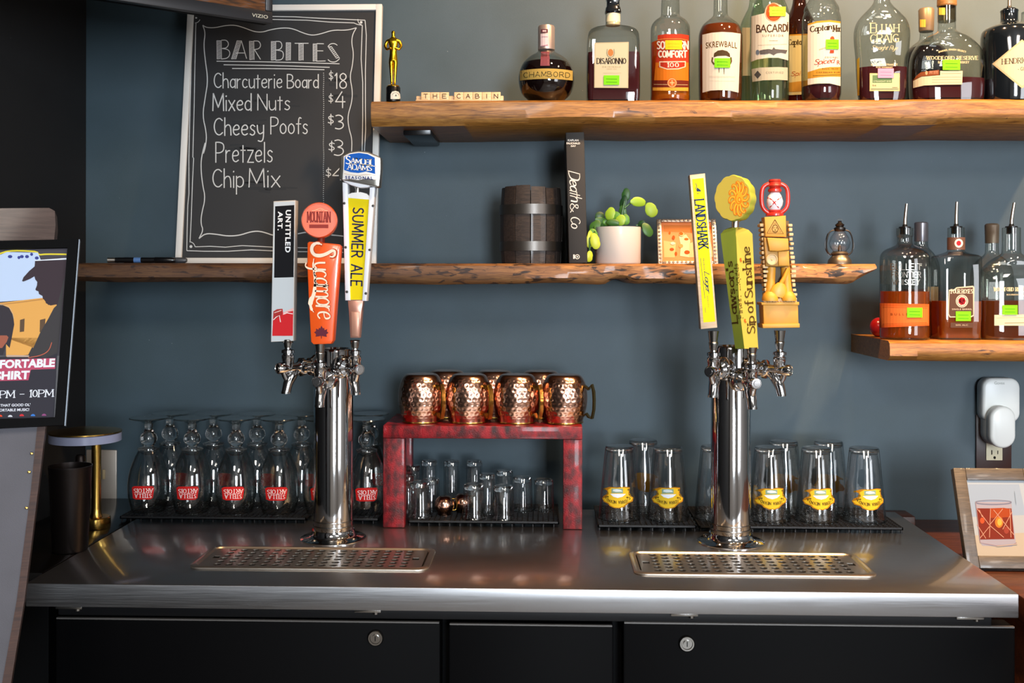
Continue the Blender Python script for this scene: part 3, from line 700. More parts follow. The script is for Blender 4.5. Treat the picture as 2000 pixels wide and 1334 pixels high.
tb = h.poly([(678.5, 380), (687, 376.5), (704, 375), (716, 378), (722.5, 384), (707.5, 586), (682, 586)], -.010, .008, bev=.001); tb = tb.build('tapered_panel', mat('white_panel', '#e2e2e0', .4), h.t)
d = Decal(.4); d.poly([(679.5, 386.5), (722, 390), (707.5, 585.5), (682.5, 585.5)], '#d6c412')
def lerp(a, b, t): return a + (b - a) * t
fr = ((689.5, 405.5), (-4, 152), (21, 1.0))
d.hand('SUMMER ALE', None, '#2b2c46', w=3.0, gap=2.6, fr=fr)
d.put('printed_label', tb, h.t, flat=(698, 480))
rv = MB()
for x, y in ((672.5, 397), (675, 483), (677.5, 570), (728.5, 402), (722, 488), (714.5, 573)):
    q = h.loc(x, y, -.014); rv.lathe([(0, 0), (.0026, 0), (.0022, .0012), (0, .0014)], 10, 0, Matrix.Translation((q[0], -.0140, q[2])) @ Matrix.Rotation(R(90), 4, 'X'))
rv.build('rivets', M_PEWTER, h.t)
# badge
bdg = h.poly([(664, 303), (672, 301), (683, 296), (700, 293.5), (719, 296), (735, 303), (743.5, 308), (744, 330), (741, 364), (736, 366), (728, 364), (668, 352), (661, 348), (662.5, 325)], -.022, .006, bev=.003)
bdg.build('badge_rim', M_SILVER, h.t)
rf = h.poly([(665, 345), (734, 350), (730, 360), (718, 366), (703, 367), (686, 362), (670, 354)], -.019, -.002, bev=.002); rf.build('badge_lower_lip', mat('white_enamel', '#dfe3ea', .3), h.t)
face = h.poly([(671, 305), (683, 299), (701, 296.5), (719, 299.5), (733.5, 307), (734.5, 345), (735, 352), (716, 349), (700, 352), (684, 350), (668.5, 351), (670, 330)], -.026, -.020, bev=.0012)
face = face.build('badge_face', mat('badge_white', '#e9e6e2', .3, coat=.5), h.t)
d = Decal(.3); d.poly([(673.5, 306.5), (684, 301), (701, 298.5), (718, 301), (732, 308), (733, 340), (715, 335), (700, 338), (684, 336), (672, 332)], '#1a57b0')
wv = lambda m, n: (m, n + .10 * math.sin(math.pi * m))
for col, w_, ox in (('#0f3672', 2.9, .7), ('#f7f4ee', 1.9, 0)):
    d.hand('S', None, col, w=w_ + .8, style='serif', fr=((675.5 + ox, 320), (9, 0), (0, -15)))
    d.hand('AMUEL', None, col, w=w_, style='serif', gap=1.2, fr=((685.5 + ox, 318.5), (42, 4.4), (.2, -10)))
    d.hand('L', None, col, w=w_, style='serif', gap=1.2, fr=((724 + ox, 324), (8.5, .6), (.2, -12.5)))
    d.hand('ADAMS', None, col, w=w_, style='serif', gap=.9, fr=((679 + ox, 330.5), (47, 3.4), (.2, -10.5)))
d.text('SEASONAL', None, '#23346a', bold=.03, space=1.35, fr=((674.5, 349.5), (54, 1.6), (0, -6)))
d.line([(672, 339), (684, 341.5), (700, 343.2), (716, 340.5), (734, 343)], 1.0, '#b9a58c', smooth=1)
d.put('badge_print', face, h.t, flat=(702, 325))
q = h.loc(699, 371); MB().lathe([(.006, -.01), (.004, 0), (.007, .008)], 14, 0, Matrix.Translation((q[0], -.004, q[2]))).build('badge_stem', M_SILVER, h.t)

# 4: slim wooden handle with yellow strip
Y = fpos(tp2, -28).y
h = HandleBuilder('tap_handle', 'slim beige wooden tap handle with a yellow strip label', Y, (1384, 644))
st = h.poly([(1347, 342), (1377, 338.5), (1401, 640), (1369, 643)], -.010, .014, bev=.0012).build('stick', wood('pale_maple', '#bfa283', '#cdb293', '#d8c0a2', scale=1), h.t)
d = Decal(.4); d.poly([(1352, 350), (1374, 347.5), (1397, 628), (1374, 630)], '#d0c41a')
n4 = '#24395c'
d.hand('LANDSHARK', None, n4, w=2.7, style='serif', thin=.8, gap=2.0, serif=.6, fr=((1356.8, 391), (8.6, 95), (17.6, -1.6)))
d.poly([(1361, 366), (1368, 371), (1369, 374), (1361, 374)], n4); d.line([(1358.5, 358), (1361, 363), (1359, 368), (1362, 374)], 1, n4); d.line([(1361, 378), (1365, 378)], 1, n4)
d.line([(1368, 504), (1376.5, 583)], .7, n4); d.line([(1377, 600), (1378, 611)], .5, n4)
d.text('PREMIER', None, n4, space=1.6, fr=((1372.6, 505), (1.6, 22), (2.6, -.2)))
d.hand('Lager', None, n4, w=2.0, style='serif', serif=0, shear=.35, gap=.5, fr=((1372.5, 531), (3.6, 40), (12, -1.2)), y0=-3.6, y1=10)
d.text('QUALITY', None, n4, space=1.6, fr=((1380.4, 578), (1.8, 22), (2.6, -.2)))
d.put('printed_label', st, h.t, flat=(1372, 480))

# 5: square yellow-green handle with sun disc
Y = fpos(tp2, 12).y
h = HandleBuilder('tap_handle', 'chunky yellow-green square tap handle topped by a scalloped sun disc', Y, (1463, 680))
yg = mat('lime_yellow', '#b9a744', .45); yg2 = mat('lime_green_side', '#9aa83a', .45); m = MB()
def ring4(L_, C_, Rr, y, back):                      # front corner C_, left L_, right Rr in photo pixels at heights
    a = h.loc(L_, y, .012); b_ = h.loc(C_, y, -.014); c_ = h.loc(Rr, y, .006); bk = Vector(a) + Vector(c_) - Vector(b_); return [a, b_, c_, tuple(bk)]
m.rings([ring4(1436, 1454, 1481, 681, 0), ring4(1425, 1444, 1476, 600, 0), ring4(1408, 1438, 1470, 465, 0), ring4(1407.5, 1437, 1469.5, 457, 0), ring4(1414, 1437, 1462, 449, 0), ring4(1426, 1437, 1448, 444, 0)], 0)
m.f = [q_ for f_ in m.f for q_ in ([f_] if len(f_) == 3 else [(f_[0], f_[1], f_[2]), (f_[0], f_[2], f_[3])])]; m.m = [0] * len(m.f)
blk = m.build('square_block', [yg, yg2], h.t, 25)
for p_ in blk.data.polygons:
    if p_.normal.x < -.25: p_.material_index = 1
q = h.loc(1436, 448, 0); MB().lathe([(.007, -.004), (.0075, .0), (.0065, .004), (.0065, .026)], 16, 0, Matrix.Translation(q)).build('metal_neck', M_SILVER, h.t)
c = h.loc(1437, 388, 0)
m = MB(); rs = []
for k, y in ((.97, -.0195), (1.0, -.017), (1.0, .013), (.97, .016)):
    r_ = []
    for j in range(96):
        a = 2 * math.pi * j / 96; rr = (44.5 / h.S) * k * (1 + .045 * abs(math.cos(6 * a + .3)) - .03); r_.append((rr * math.cos(a) * .82, y, rr * math.sin(a)))
    rs.append(r_)
T = Matrix.Translation((c[0], 0, c[2])) @ Matrix.Rotation(R(-28), 4, 'Z')
m.rings(rs, 0, T); sun = m.build('sun_disc', [yg, yg2], h.t, 35)
for p_ in sun.data.polygons:
    if p_.normal.y > -.6: p_.material_index = 1
d = Decal(.4)
cx, cy = 1443, 388
for k in range(12):                                  # curled rays around the centre
    a = R(k * 30 + 6); c_, s_ = math.cos(a), math.sin(a)
    pts = [(8, 0), (13, 1.5), (19, .5), (23, -4), (22, -8), (19, -7.5)]
    P = [(cx + (x * c_ - y * s_) * .80, cy + (x * s_ + y * c_) * 1.42) for x, y in pts]
    d.line(P, [6.6, 6.0, 5.2, 4.6, 4, 3], '#d9741c', smooth=2)
for k in range(12):
    a = R(k * 30 + 6); c_, s_ = math.cos(a), math.sin(a)
    pts = [(8, 0), (13, 1.5), (19, .5), (23, -4), (22, -7)]
    P = [(cx + (x * c_ - y * s_) * .80, cy + (x * s_ + y * c_) * 1.42) for x, y in pts]
    d.line(P, [3.2, 2.8, 2.4, 2, 1.4], '#f0b23a', smooth=2)
d.ell(cx, cy, 8.5, 13.5, '#eda42e'); d.arc(cx, cy, 6, 10, 1.6, '#d9741c', 20, 250); d.ell(cx + 1.5, cy + 2, 3, 5, '#d9741c'); d.ell(cx + 1.5, cy + 2, 1.6, 3, '#f3bb48')
d.put('sun_print', sun, h.t, grid=6)
d = Decal(.4); br_ = '#4a3517'
d.hand('Sip', None, br_, w=3.3, style='serif', gap=1.3, serif=.8, fr=((1475, 651), (-2.4, -33), (-15, 1.5)), y0=0, y1=9.6)
d.hand('of', None, br_, w=3.3, style='serif', gap=1.3, serif=.8, fr=((1471.5, 610), (-1.8, -23), (-16, 1.5)), y0=0, y1=10)
d.hand('Sunshine', None, br_, w=3.3, style='serif', gap=1.3, serif=.8, fr=((1470.5, 581), (-7, -99), (-15, 1.5)), y0=0, y1=9.6)
d.line([(1457, 630), (1454, 627), (1455, 623)], 3, '#dd5c22', smooth=1); d.line([(1448, 511), (1446, 508), (1446, 504)], 3, '#dd5c22', smooth=1)
d.hand("Lawson's", None, br_, w=3.4, style='serif', gap=1.2, serif=.8, fr=((1441.5, 630), (-11, -120), (-12.5, 1.6)), y0=0, y1=10)
d.hand('Finest Liquids', None, br_, w=1.4, style='serif', gap=1.7, serif=.8, fr=((1450.5, 621), (-9.5, -106), (-6.8, .8)), y0=0, y1=10)
d.put('printed_label', blk, h.t, grid=12, off=.0007)

# 6: ochre explorer handle with lantern
Y = fpos(tp2, 52).y
h = HandleBuilder('tap_handle', 'ochre carved tap handle stacked with boxes and a red lantern', Y, (1524, 641))
oc = mat('ochre_resin', '#c9902c', .5); od = mat('dark_wash_resin', '#4a3c22', .6); cream = mat('cream_resin', '#cdb183', .55)
h.poly([(1490, 594), (1559, 594), (1560, 636), (1492, 637)], -.020, .020, bev=.002).build('plinth', oc, h.t)
h.poly([(1487, 591), (1561, 590), (1561, 596), (1488, 596)], -.023, .023, bev=.001).build('plinth_top_moulding', oc, h.t)
h.poly([(1489, 633), (1562, 632), (1562, 640), (1490, 641)], -.023, .023, bev=.001).build('plinth_foot_moulding', oc, h.t)
m = MB()                                             # twisted rope round the boots
for s_ in (0, 1):
    pts = [(lerp(1493, 1554, k / 40), 586 + 3 * math.sin(k * .9 + s_ * math.pi), -.016 - .003 * math.cos(k * .9 + s_ * math.pi)) for k in range(41)]
    m.tube([h.loc(x, y, dy) for x, y, dy in pts], .0028, 6)
m.build('rope', cream, h.t)
core = h.poly([(1487, 432), (1541, 431), (1545, 540), (1548, 588), (1497, 588), (1492, 520)], -.004, .016, bev=.002); core.build('core', od, h.t)
m = MB(); rnd = random.Random(4)                     # side carvings: stacked cream pieces
for y in range(436, 580, 9):
    for x0, w_ in ((1484 + (y - 436) * .07, 9), (1539 + (y - 436) * .06, 7)):
        a = h.loc(x0 + rnd.uniform(-1, 1), y + 7, -.006); b_ = h.loc(x0 + w_ + rnd.uniform(-1, 2), y + rnd.uniform(0, 2), -.006); m.box((a[0], -.010 - rnd.random() * .004, a[2]), (b_[0], .014, b_[2]), bev=.001)
m.build('side_carvings', cream, h.t, kind='stuff')
up = h.poly([(1493, 424), (1535, 421), (1536, 463), (1495, 462)], -.020, .010, bev=.0015).build('upper_box', oc, h.t)
d = Decal(.5); k_ = '#5b451c'
d.line([(1513.5, 429), (1498, 455.5), (1530, 456.5), (1513.5, 429)], 1.5, k_); d.line([(1513.5, 435), (1503, 453), (1525, 453.5), (1513.5, 435)], .8, k_)
d.arc(1514, 447, 5.5, 7.5, 1.2, k_); [d.ell(x, y, 1.1, 1.1, k_) for x, y in ((1511.5, 445), (1516.5, 445), (1514, 449))]; d.line([(1510, 452), (1518, 452)], 1, k_)
d.put('emblem', up, h.t, flat=(1514, 445))
h.poly([(1498, 464), (1540, 466), (1541, 488), (1520, 491), (1503, 490)], -.026, .008, bev=.002).build('flap', oc, h.t)
h.poly([(1492, 464), (1499, 464), (1505, 491), (1538, 489), (1543, 521), (1496, 520)], -.019, .010, bev=.0015).build('lower_box', mat('ochre_dark', '#a67824', .5), h.t)
m = MB(); q = h.loc(1507, 507, -.019); T = Matrix.Translation((q[0], -.019, q[2])) @ Matrix.Rotation(R(90), 4, 'X')
m.lathe([(0, 0), (.0105, 0), (.0105, .003), (.009, .004), (.0082, .002), (.002, .002), (0, .004)], 28, 0, T); m.build('round_dial', cream, h.t)
h.poly([(1520, 492), (1541, 490), (1542, 519), (1521, 519)], -.022, .008, bev=.001).build('side_pocket', oc, h.t)
m = MB()
for x, k in ((1507, 0), (1530, 1)):                  # boots
    a, b_ = h.loc(x - 1 + 5 * k, 522, -.006), h.loc(x - 3 + 10 * k, 574, -.008); m.tube([a, tuple((Vector(a) + Vector(b_)) / 2), b_], [.0085, .0085, .010], 14)
    c_ = h.loc(x - 3 + 12 * k, 578, -.012); m.loft([(-.009, .014, .018, 2.4), (-.004, .0145, .0185, 2.4), (.003, .012, .015, 2.2), (.008, .008, .010, 2)], 20, 0, Matrix.Translation(c_))
m.build('boots', oc, h.t)
m = MB(); m.tube([h.loc(x, y, -.018) for x, y in ((1539, 524), (1533, 540), (1524, 556))], [.003, .0035, .004], 8)
m.loft([(0, .013, .004, 2), (.008, .016, .005, 2), (.018, .013, .0045, 2), (.026, .006, .003, 2)], 18, 0, Matrix.Translation(h.loc(1519, 580, -.02)) @ Matrix.Rotation(R(14), 4, 'Y'))
m.build('shovel', mat('ochre_bright', '#d9962a', .4), h.t)
red = mat('red_enamel', '#b92a20', .3, coat=.4); q = Vector(h.loc(1513, 421, -.004)); k = 1 / h.S
m = MB(); m.lathe([(17 * k, -1 * k), (17 * k, 3 * k), (12 * k, 6 * k), (13 * k, 9 * k), (11 * k, 11 * k)], 24, 0, Matrix.Translation(q)); m.build('lantern_base', red, h.t)
m = MB(); m.lathe([(10 * k, 11 * k), (15 * k, 20 * k), (16 * k, 28 * k), (13 * k, 38 * k), (9 * k, 45 * k)], 24, 0, Matrix.Translation(q)); gl = m.build('lantern_globe', mat('lantern_white', '#e4e6ec', .25, coat=.4), h.t)
m = MB(); m.lathe([(9 * k, 44 * k), (13 * k, 47 * k), (13 * k, 51 * k), (10 * k, 53 * k), (14 * k, 58 * k), (12 * k, 62 * k), (11 * k, 66 * k), (12 * k, 67 * k), (11 * k, 70 * k), (0, 70 * k)], 24, 0, Matrix.Translation(q)); m.build('lantern_cap', red, h.t)
m = MB()
for s_ in (-1, 1):
    m.tube([tuple(q + Vector((s_ * x * k, 0, z * k))) for x, z in chaikin([(9, 4), (17, 8), (24, 16), (26, 30), (25, 50), (20, 58), (11, 62)], 2)], 4.2 * k, 10)
m.build('lantern_side_tubes', red, h.t)
d = Decal(.4); d.line([(1498, 386), (1506, 389), (1512, 395), (1520, 405), (1525, 411)], 1.8, '#b92a20'); d.line([(1527, 385), (1519, 390), (1512, 396), (1505, 404), (1500, 410)], 1.8, '#b92a20'); d.put('globe_guard', gl, h.t, grid=5)

# ================================================================== BOTTLES
def S_at(px, py, Y): return scl(at(px, py, Y))
STK = '#7ce01e'
class Bottle:
    def __init__(s, name, label, cat, cx, Y, zb, ybase, group=None, rotz=0):
        p = at(cx, ybase, Y); s.cx = cx; s.Y = Y; s.S = scl(Vector((p.x, Y, zb))); s.zb = zb
        s.t = thing(name, label, cat, (p.x, Y, zb), rotz, group); s.x = p.x
    def z(s, y): return at(s.cx, y, s.Y).z - s.zb
    def prof(s, r, n, df, smooth):
        P = [(max(s.z(y), .0005), hw / s.S) for y, hw in r]; P[0] = (.0004, P[0][1])
        return P if not smooth else [P[0]] + chaikin(P[0:], smooth)[1:]
    def body(s, rings, m, n=2, df=1.0, smooth=2, seg=48, name='glass_body', nneck=True):
        P = s.prof(rings, n, df, smooth); mx = max(r for _, r in P)
        q = []
        for z, r in P:
            f = (r / mx); k = 2 if n == 2 else 2 + (n - 2) * max(0, min(1, (f - .45) / .4))
            d = df if n == 2 and df == 1 else lerp(1, df, max(0, min(1, (f - .3) / .45)))
            q.append((z, r, r * d, k))
        s.q = q; s.df = df
        s.b = MB().loft(q, seg).build(name, m, s.t, 60); return s.b
    def fill(s, y, m, floor=.004, gap=.0016):
        zt = s.z(y); q = []
        prev = None
        for z, a, b, n in s.q:
            if z < floor: continue
            if z > zt:
                if prev: f = (zt - prev[0]) / (z - prev[0]); q.append(tuple(lerp(u, v, f) for u, v in zip(prev, (z, a, b, n))))
                break
            q.append((z, a, b, n)); prev = (z, a, b, n)
        if not q or q[0][0] > floor + .002: q.insert(0, (floor, s.q[1][1], s.q[1][2], s.q[1][3]))
        q = [(z, a - gap, b - gap, n) for z, a, b, n in q]
        return MB().loft(q, 40).build('liquid', m, s.t, 60)
    def ringpart(s, name, prof, m, seg=32, label=None, smooth=0, n=2, df=1):
        P = [(s.z(y), hw / s.S) for y, hw in prof]
        if smooth: P = chaikin(P, smooth)
        return MB().loft([(z, r, r * df, n) for z, r in P], seg).build(name, m, s.t, 40, label)
    def pourer(s, y, tip, lean=0, col=None):
        z = s.z(y); zt = s.z(tip); k = 1 / s.S; m = MB()
        m.lathe([(9 * k, -.012), (9 * k, 0), (11.5 * k, .0002), (11.5 * k, .003), (5 * k, .004), (4.2 * k, .008)], 20, 1, Matrix.Translation((0, 0, z)))
        m.tube([(0, 0, z + .003), (0, 0, z + (zt - z) * .3), (lean * k * .5, 0, z + (zt - z) * .65), (lean * k, -.001, zt)], [3.8 * k, 3.5 * k, 3.2 * k, 2.8 * k], 12)
        return m.build('pourer', [M_SILVER, M_BLACKG], s.t)
    def sticker(s, x0, y0, x1, y1, col=STK, line='#3f8f10'):
        d = Decal(.6); d.rect(x0, y0, x1, y1, col)
        for f in (.38, .72): d.line([(lerp(x0, x1, .15), lerp(y0, y1, f)), (lerp(x0, x1, .85), lerp(y0, y1, f + .02))], 1.0, line)
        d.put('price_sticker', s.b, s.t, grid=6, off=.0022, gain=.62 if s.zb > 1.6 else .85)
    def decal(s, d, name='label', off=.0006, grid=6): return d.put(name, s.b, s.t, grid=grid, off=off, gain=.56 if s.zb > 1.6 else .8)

Y1 = 2.20
# raspberry liqueur, round
b = Bottle('liquor_bottle', 'round dark liqueur bottle with gold band and silver cap', 'bottle', 1067, Y1, Z1, 196)
b.body([(196, 30), (195, 36), (186, 47), (170, 53.5), (152, 55), (136, 52), (122, 45), (111, 33), (104, 20), (100, 16), (96, 15), (60, 14)], M_BGLASS)
b.fill(124, L_BLACK)
b.ringpart('cap', [(99, 15), (98, 16.5), (54, 16.5), (51, 15), (50.5, 1)], mat('cap_silver', '#b9a7a0', .35, .7), label='silver ribbed cap')
d = Decal(.35); g = '#cdb05c'; top = lambda x: 134 + 4.5 * ((x - 1067) / 52) ** 2; bt = lambda x: 154 + 3.5 * ((x - 1067) / 52) ** 2
xs = [1016 + i * 102 / 24 for i in range(25)]
d.poly([(x, top(x)) for x in xs] + [(x, bt(x)) for x in reversed(xs)], g)
for i, ch in enumerate('CHAMBORD'):
    x = 1023 + i * 11.6; yb = bt(x + 4) - 4.5; d.hand(ch, (x, yb - 9.5, x + (8.2 if ch not in 'M' else 9), yb), '#4c4326', w=1.2)
b.decal(d, 'gold_band', grid=5)
d = Decal(.5); d.poly([(1057, 102), (1073, 102), (1073.5, 129), (1055.5, 129)], '#8e4b58'); d.line([(1070, 104), (1070.5, 128)], 1.4, '#a4616c'); b.decal(d, 'seal_strip', off=.0012)
d = Decal(.5); d.rect(1056, 66, 1071, 97, '#c8b4b8'); d.rect(1057, 57, 1070, 64, '#5a3038'); d.rect(1060, 59, 1067, 62, '#c9b0b0'); d.line([(1058, 72), (1070, 72)], 1, '#8f6f78'); d.line([(1058, 90), (1070, 88)], 2, '#a07a88')
d.put('cap_label', [o for o in b.t.children if o.name.startswith('cap')], b.t, grid=5)

# square almond liqueur
b = Bottle('liquor_bottle', 'square clear bottle with cream label and black cap, dark red contents', 'bottle', 1197, Y1, Z1, 195)
b.body([(195, 50), (190, 51.5), (120, 51.5), (75, 50), (64, 47), (57, 38), (53, 24), (50, 16), (47, 14), (26, 13.5)], M_BGLASS, n=9, df=.62, smooth=1, seg=64)
b.fill(107, L_DARK)
b.ringpart('neck_label', [(50, 14.2), (28, 14)], mat('cream_paper', '#d8cfae', .5))
b.ringpart('cap', [(27, 14), (25, 16), (18, 15), (14, 13), (4, 12.5), (0, 14), (-14, 14), (-15, 4)], M_KGLASS, n=4, label='black cap')
d = Decal(.5); d.poly([(1161, 83.5), (1228, 82), (1227, 172), (1160.5, 171.5)], '#d9d3b6'); ky = '#3a3128'
d.line([(1162, 84.5), (1227, 83), (1226, 171), (1161.5, 170.5), (1162, 84.5)], .8, '#b8ab80')
d.ell(1192.5, 103, 5.5, 7, '#c9854a'); d.arc(1192.5, 103, 8, 9, 1.2, '#8e8c74', 30, 150); d.line([(1186, 96), (1185, 104), (1187, 109)], 1.5, '#9a9780'); d.line([(1199, 96), (1200, 104), (1198, 109)], 1.5, '#9a9780')
d.hand('DISARONNO', (1166, 114, 1222.5, 124.5), ky, w=1.8, style='serif', gap=1.6, thin=.55, serif=.6)
d.text('ORIGINALE', (1176, 129.5, 1212, 132), '#a09878', space=1.6); d.text('SINCE 1525', (1185, 134, 1204, 135.8), '#a09878', space=1.4); d.line([(1178, 143), (1213, 143)], .4, '#a8a184')
b.decal(d); b.sticker(1179, 147.5, 1209.5, 166)

# orange whiskey liqueur
b = Bottle('liquor_bottle', 'orange-filled clear bottle with red label and yellow sticker', 'bottle', 1309, Y1, Z1, 195)
b.body([(195, 37), (192, 39), (184, 38), (60, 38.5), (50, 37), (41, 31), (35, 22), (31, 18), (20, 18), (0, 17.5), (-30, 14)], M_BGLASS)
b.fill(84, L_ORANGE)
d = Decal(.4); rd = '#c23a22'; og = '#e07a1c'
d.poly([(1285, 69), (1300, 66.5), (1330, 66.5), (1345, 69), (1344, 130), (1328, 136), (1309, 138), (1290, 135), (1282, 128)], rd)
d.poly([(1281, 122), (1344, 122), (1344, 158), (1278, 158)], og); d.rect(1281, 112, 1344, 122, rd)
d.poly([(1288, 120), (1339, 119.5), (1338.5, 131), (1325, 135.5), (1303, 136), (1288, 131)], '#f4dcc0'); d.poly([(1290, 122), (1337, 121.5), (1336.5, 130), (1324, 133.5), (1303, 134), (1290, 129.5)], '#b9331f')
d.hand('100', (1304, 123, 1325, 131), '#f8efe0', w=1.8, style='serif', gap=2.2)
d.hand('COMFORT', (1287, 99.5, 1340.5, 112), '#f7f0e4', w=2.6, gap=1.9)
d.hand('SOUTHERN', (1284, 81, 1343, 96), '#f7f0e4', w=2.4, gap=1.4)
d.line([(1285, 78), (1300, 76), (1328, 76), (1343, 79)], 1, '#f0a04a')
d.poly([(1275.5, 157), (1286, 157), (1330, 157), (1344, 158), (1343, 171), (1276, 171)], '#6e2416'); d.poly([(1276, 171), (1343, 171), (1343, 178), (1276, 177)], '#e8a63c'); d.line([(1278, 165), (1342, 166)], .8, '#e8c290')
d.ell(1312.5, 162, 9, 9.5, '#d8662a'); d.arc(1312.5, 162, 7.5, 8, 1, '#f2cf9a'); d.line([(1312.5, 157), (1312.5, 167)], 1.5, '#f2cf9a'); d.line([(1308, 162), (1317, 162)], 1.5, '#f2cf9a')
b.decal(d); b.sticker(1300, 79, 1331, 97, '#ecc81e', '#d8b018')

# white-label whiskey
b = Bottle('liquor_bottle', 'brown-filled bottle with tall white label and green sticker', 'bottle', 1407, Y1, Z1, 194)
b.body([(194, 40), (192, 42), (160, 42.5), (75, 43), (62, 41), (50, 36), (41, 26), (35, 18), (31, 14.5), (26, 13.5), (0, 13), (-60, 12)], M_BGLASS)
b.fill(52, L_BROWN)
d = Decal(.5); d.poly([(1372, 68), (1390, 64), (1410, 62.5), (1430, 63.5), (1446, 66), (1442, 181), (1425, 177), (1405, 176), (1388, 177), (1372.5, 181)], '#e8e2d6')
d.text('SKREWBALL', (1379, 81.5, 1439, 93.5), '#5e4010', bold=.015, space=1.1, warp=lambda m, n: (m, n + .25 * (abs(m - .5) * 2) ** 2 * -1 + .1))
d.poly([(1394, 112), (1395, 104), (1402, 99), (1411, 97.5), (1420, 100), (1425, 105), (1426, 112), (1418, 109), (1402, 109.5)], '#4a3a22'); d.line([(1392, 112), (1391, 120), (1395, 126)], 3, '#5a4626'); d.line([(1427, 112), (1428, 120), (1425, 126)], 3, '#5a4626')
for x, y in ((1404.5, 142), (1414, 145)): d.line([(x, 133), (x, y)], [1.8, .8], '#4a3a22')
for y in (149, 151, 158): d.line([(1386, y), (1435, y + .5)], .35, '#c8bda8')
b.decal(d); b.sticker(1396, 114, 1425.5, 132.5)

# green bottle behind
b = Bottle('liquor_bottle', 'green rum bottle half hidden behind the white-labelled rum', 'bottle', 1476, 2.298, Z1, 192)
b.body([(192, 29), (190, 31), (60, 31), (45, 29), (28, 21), (15, 14), (0, 12), (-40, 11)], M_GGLASS, smooth=2); b.fill(120, L_CLEAR)
d = Decal(.5); d.rect(1450, 54, 1500, 148, '#cfcbb4'); b.decal(d)

# white rum
b = Bottle('liquor_bottle', 'pale green rum bottle with white label, orange emblem and sticker', 'bottle', 1503, 2.205, Z1, 194)
b.body([(194, 35), (191, 37.5), (40, 38), (25, 36.5), (8, 31), (-15, 20), (-40, 14)], M_GGLASS); b.fill(60, L_CLEAR)
d = Decal(.45); w_ = '#e9e2d4'; k_ = '#4a3220'
d.poly([(1468, 32), (1480, 29), (1493, 26), (1496, 17), (1504, 10), (1514, 7.5), (1524, 10), (1531, 17), (1535, 24), (1540.5, 29), (1539, 118), (1520, 113), (1500, 113), (1480, 116), (1467, 121)], w_)
d.ell(1511, 24.5, 15, 17, '#d9531e'); d.arc(1511, 24.5, 16.4, 18.2, 1, '#e8a080'); d.ell(1512, 22, 10, 9, '#e8d8b0')
for i, (ch, x0, x1) in enumerate((('B', 1478.5, 1485), ('A', 1486.5, 1496.5), ('C', 1498.5, 1507), ('A', 1508.5, 1518), ('R', 1520.5, 1526.5), ('D', 1529, 1535.5), ('I', 1536.6, 1538.6))):
    d.hand(ch, (x0, 49.5 - i * .35, x1, 63 - i * .35), k_, w=2.1)
d.ell(1537.8, 44.5, 1, 1.2, k_)
d.text('SUPERIOR', (1489, 67.5, 1530, 72), '#8a7a66', space=1.5); d.line([(1502, 79.5), (1519, 79.5)], .6, '#8a7a66'); d.line([(1481, 88.5), (1536, 86.5)], .5, '#a89a86'); 
d.poly([(1484, 99), (1492, 97), (1502, 96), (1508, 97), (1511, 92), (1514, 96), (1526, 97), (1537, 98), (1534, 105), (1526, 103), (1517, 104), (1511, 108), (1504, 104), (1494, 106), (1485, 106)], '#5b5a5c'); d.ell(1480.5, 102, 3.5, 4.5, '#6f7d90')
b.decal(d)
d = Decal(.45); d.poly([(1468, 135), (1485, 132), (1520, 131), (1538, 132), (1538, 157), (1520, 156), (1490, 157), (1470, 160)], '#c9c3ae'); d.poly([(1480, 138), (1487, 146), (1480, 154), (1473.5, 146)], '#4a4a4a'); d.text('CERTIFIED', (1496, 140, 1530, 144), '#8a8a78', space=1.4); b.decal(d, 'lower_label')
b.sticker(1503, 14, 1533, 32, '#b6d83a', '#90b428')

# spiced rum pair
b = Bottle('liquor_bottle', 'brown spiced rum bottle partly hidden between two other rums', 'bottle', 1561, 2.298, Z1, 191)
b.body([(191, 32), (188, 33), (60, 32), (45, 30), (30, 22), (15, 15), (0, 12), (-40, 11)], M_DGLASS); b.fill(80, L_AMBER)
d = Decal(.5); d.poly([(1538, 70), (1560, 68), (1585, 68), (1585, 184), (1538, 186)], '#d9cf9a'); d.line([(1538, 69), (1585, 67)], 2.5, '#d19a2e'); d.hand('Capta', None, '#4a3a1e', w=2, style='serif', gap=.9, fr=((1540, 92), (25, -1), (0, -15)), y0=-3.5, y1=10); d.hand('Spi', None, '#b8562a', w=1.5, style='serif', serif=0, shear=.2, fr=((1545, 152), (17, -1.5), (0, -12)), y0=-3.5, y1=10); d.poly([(1538, 162), (1585, 156), (1585, 178), (1538, 180)], '#c08f38')
b.decal(d)
b = Bottle('liquor_bottle', 'clear spiced rum bottle with gold-edged white label and dark dregs', 'bottle', 1604, 2.205, Z1, 191)
b.body([(191, 33), (188, 37), (182, 38), (45, 38), (32, 36), (24, 33), (22, 34), (15, 33), (4, 26), (-12, 17), (-40, 14)], M_BGLASS); b.fill(170, L_DARK)
d = Decal(.45); d.poly([(1578, 47), (1595, 41.5), (1620, 39.5), (1641, 42), (1641, 46), (1620, 43.5), (1595, 46), (1578, 51)], '#d8a02c')
d.poly([(1578, 50), (1595, 45), (1620, 43), (1641, 45.5), (1641, 168), (1620, 163), (1598, 163), (1578, 166)], '#efe9dc')
d.poly([(1578, 141), (1600, 134), (1620, 131), (1641, 131), (1641, 150), (1620, 150), (1600, 151), (1578, 154)], '#d29a34')
d.hand('Captain', None, '#3c2c1c', w=2.3, style='serif', gap=.9, fr=((1583, 67), (41, -5.5), (0, -15.5)), y0=-3.5, y1=10); d.hand('Mor', None, '#3c2c1c', w=2.1, style='serif', gap=.9, fr=((1627, 61.5), (14, 0), (0, -11.5)), y0=0, y1=10)
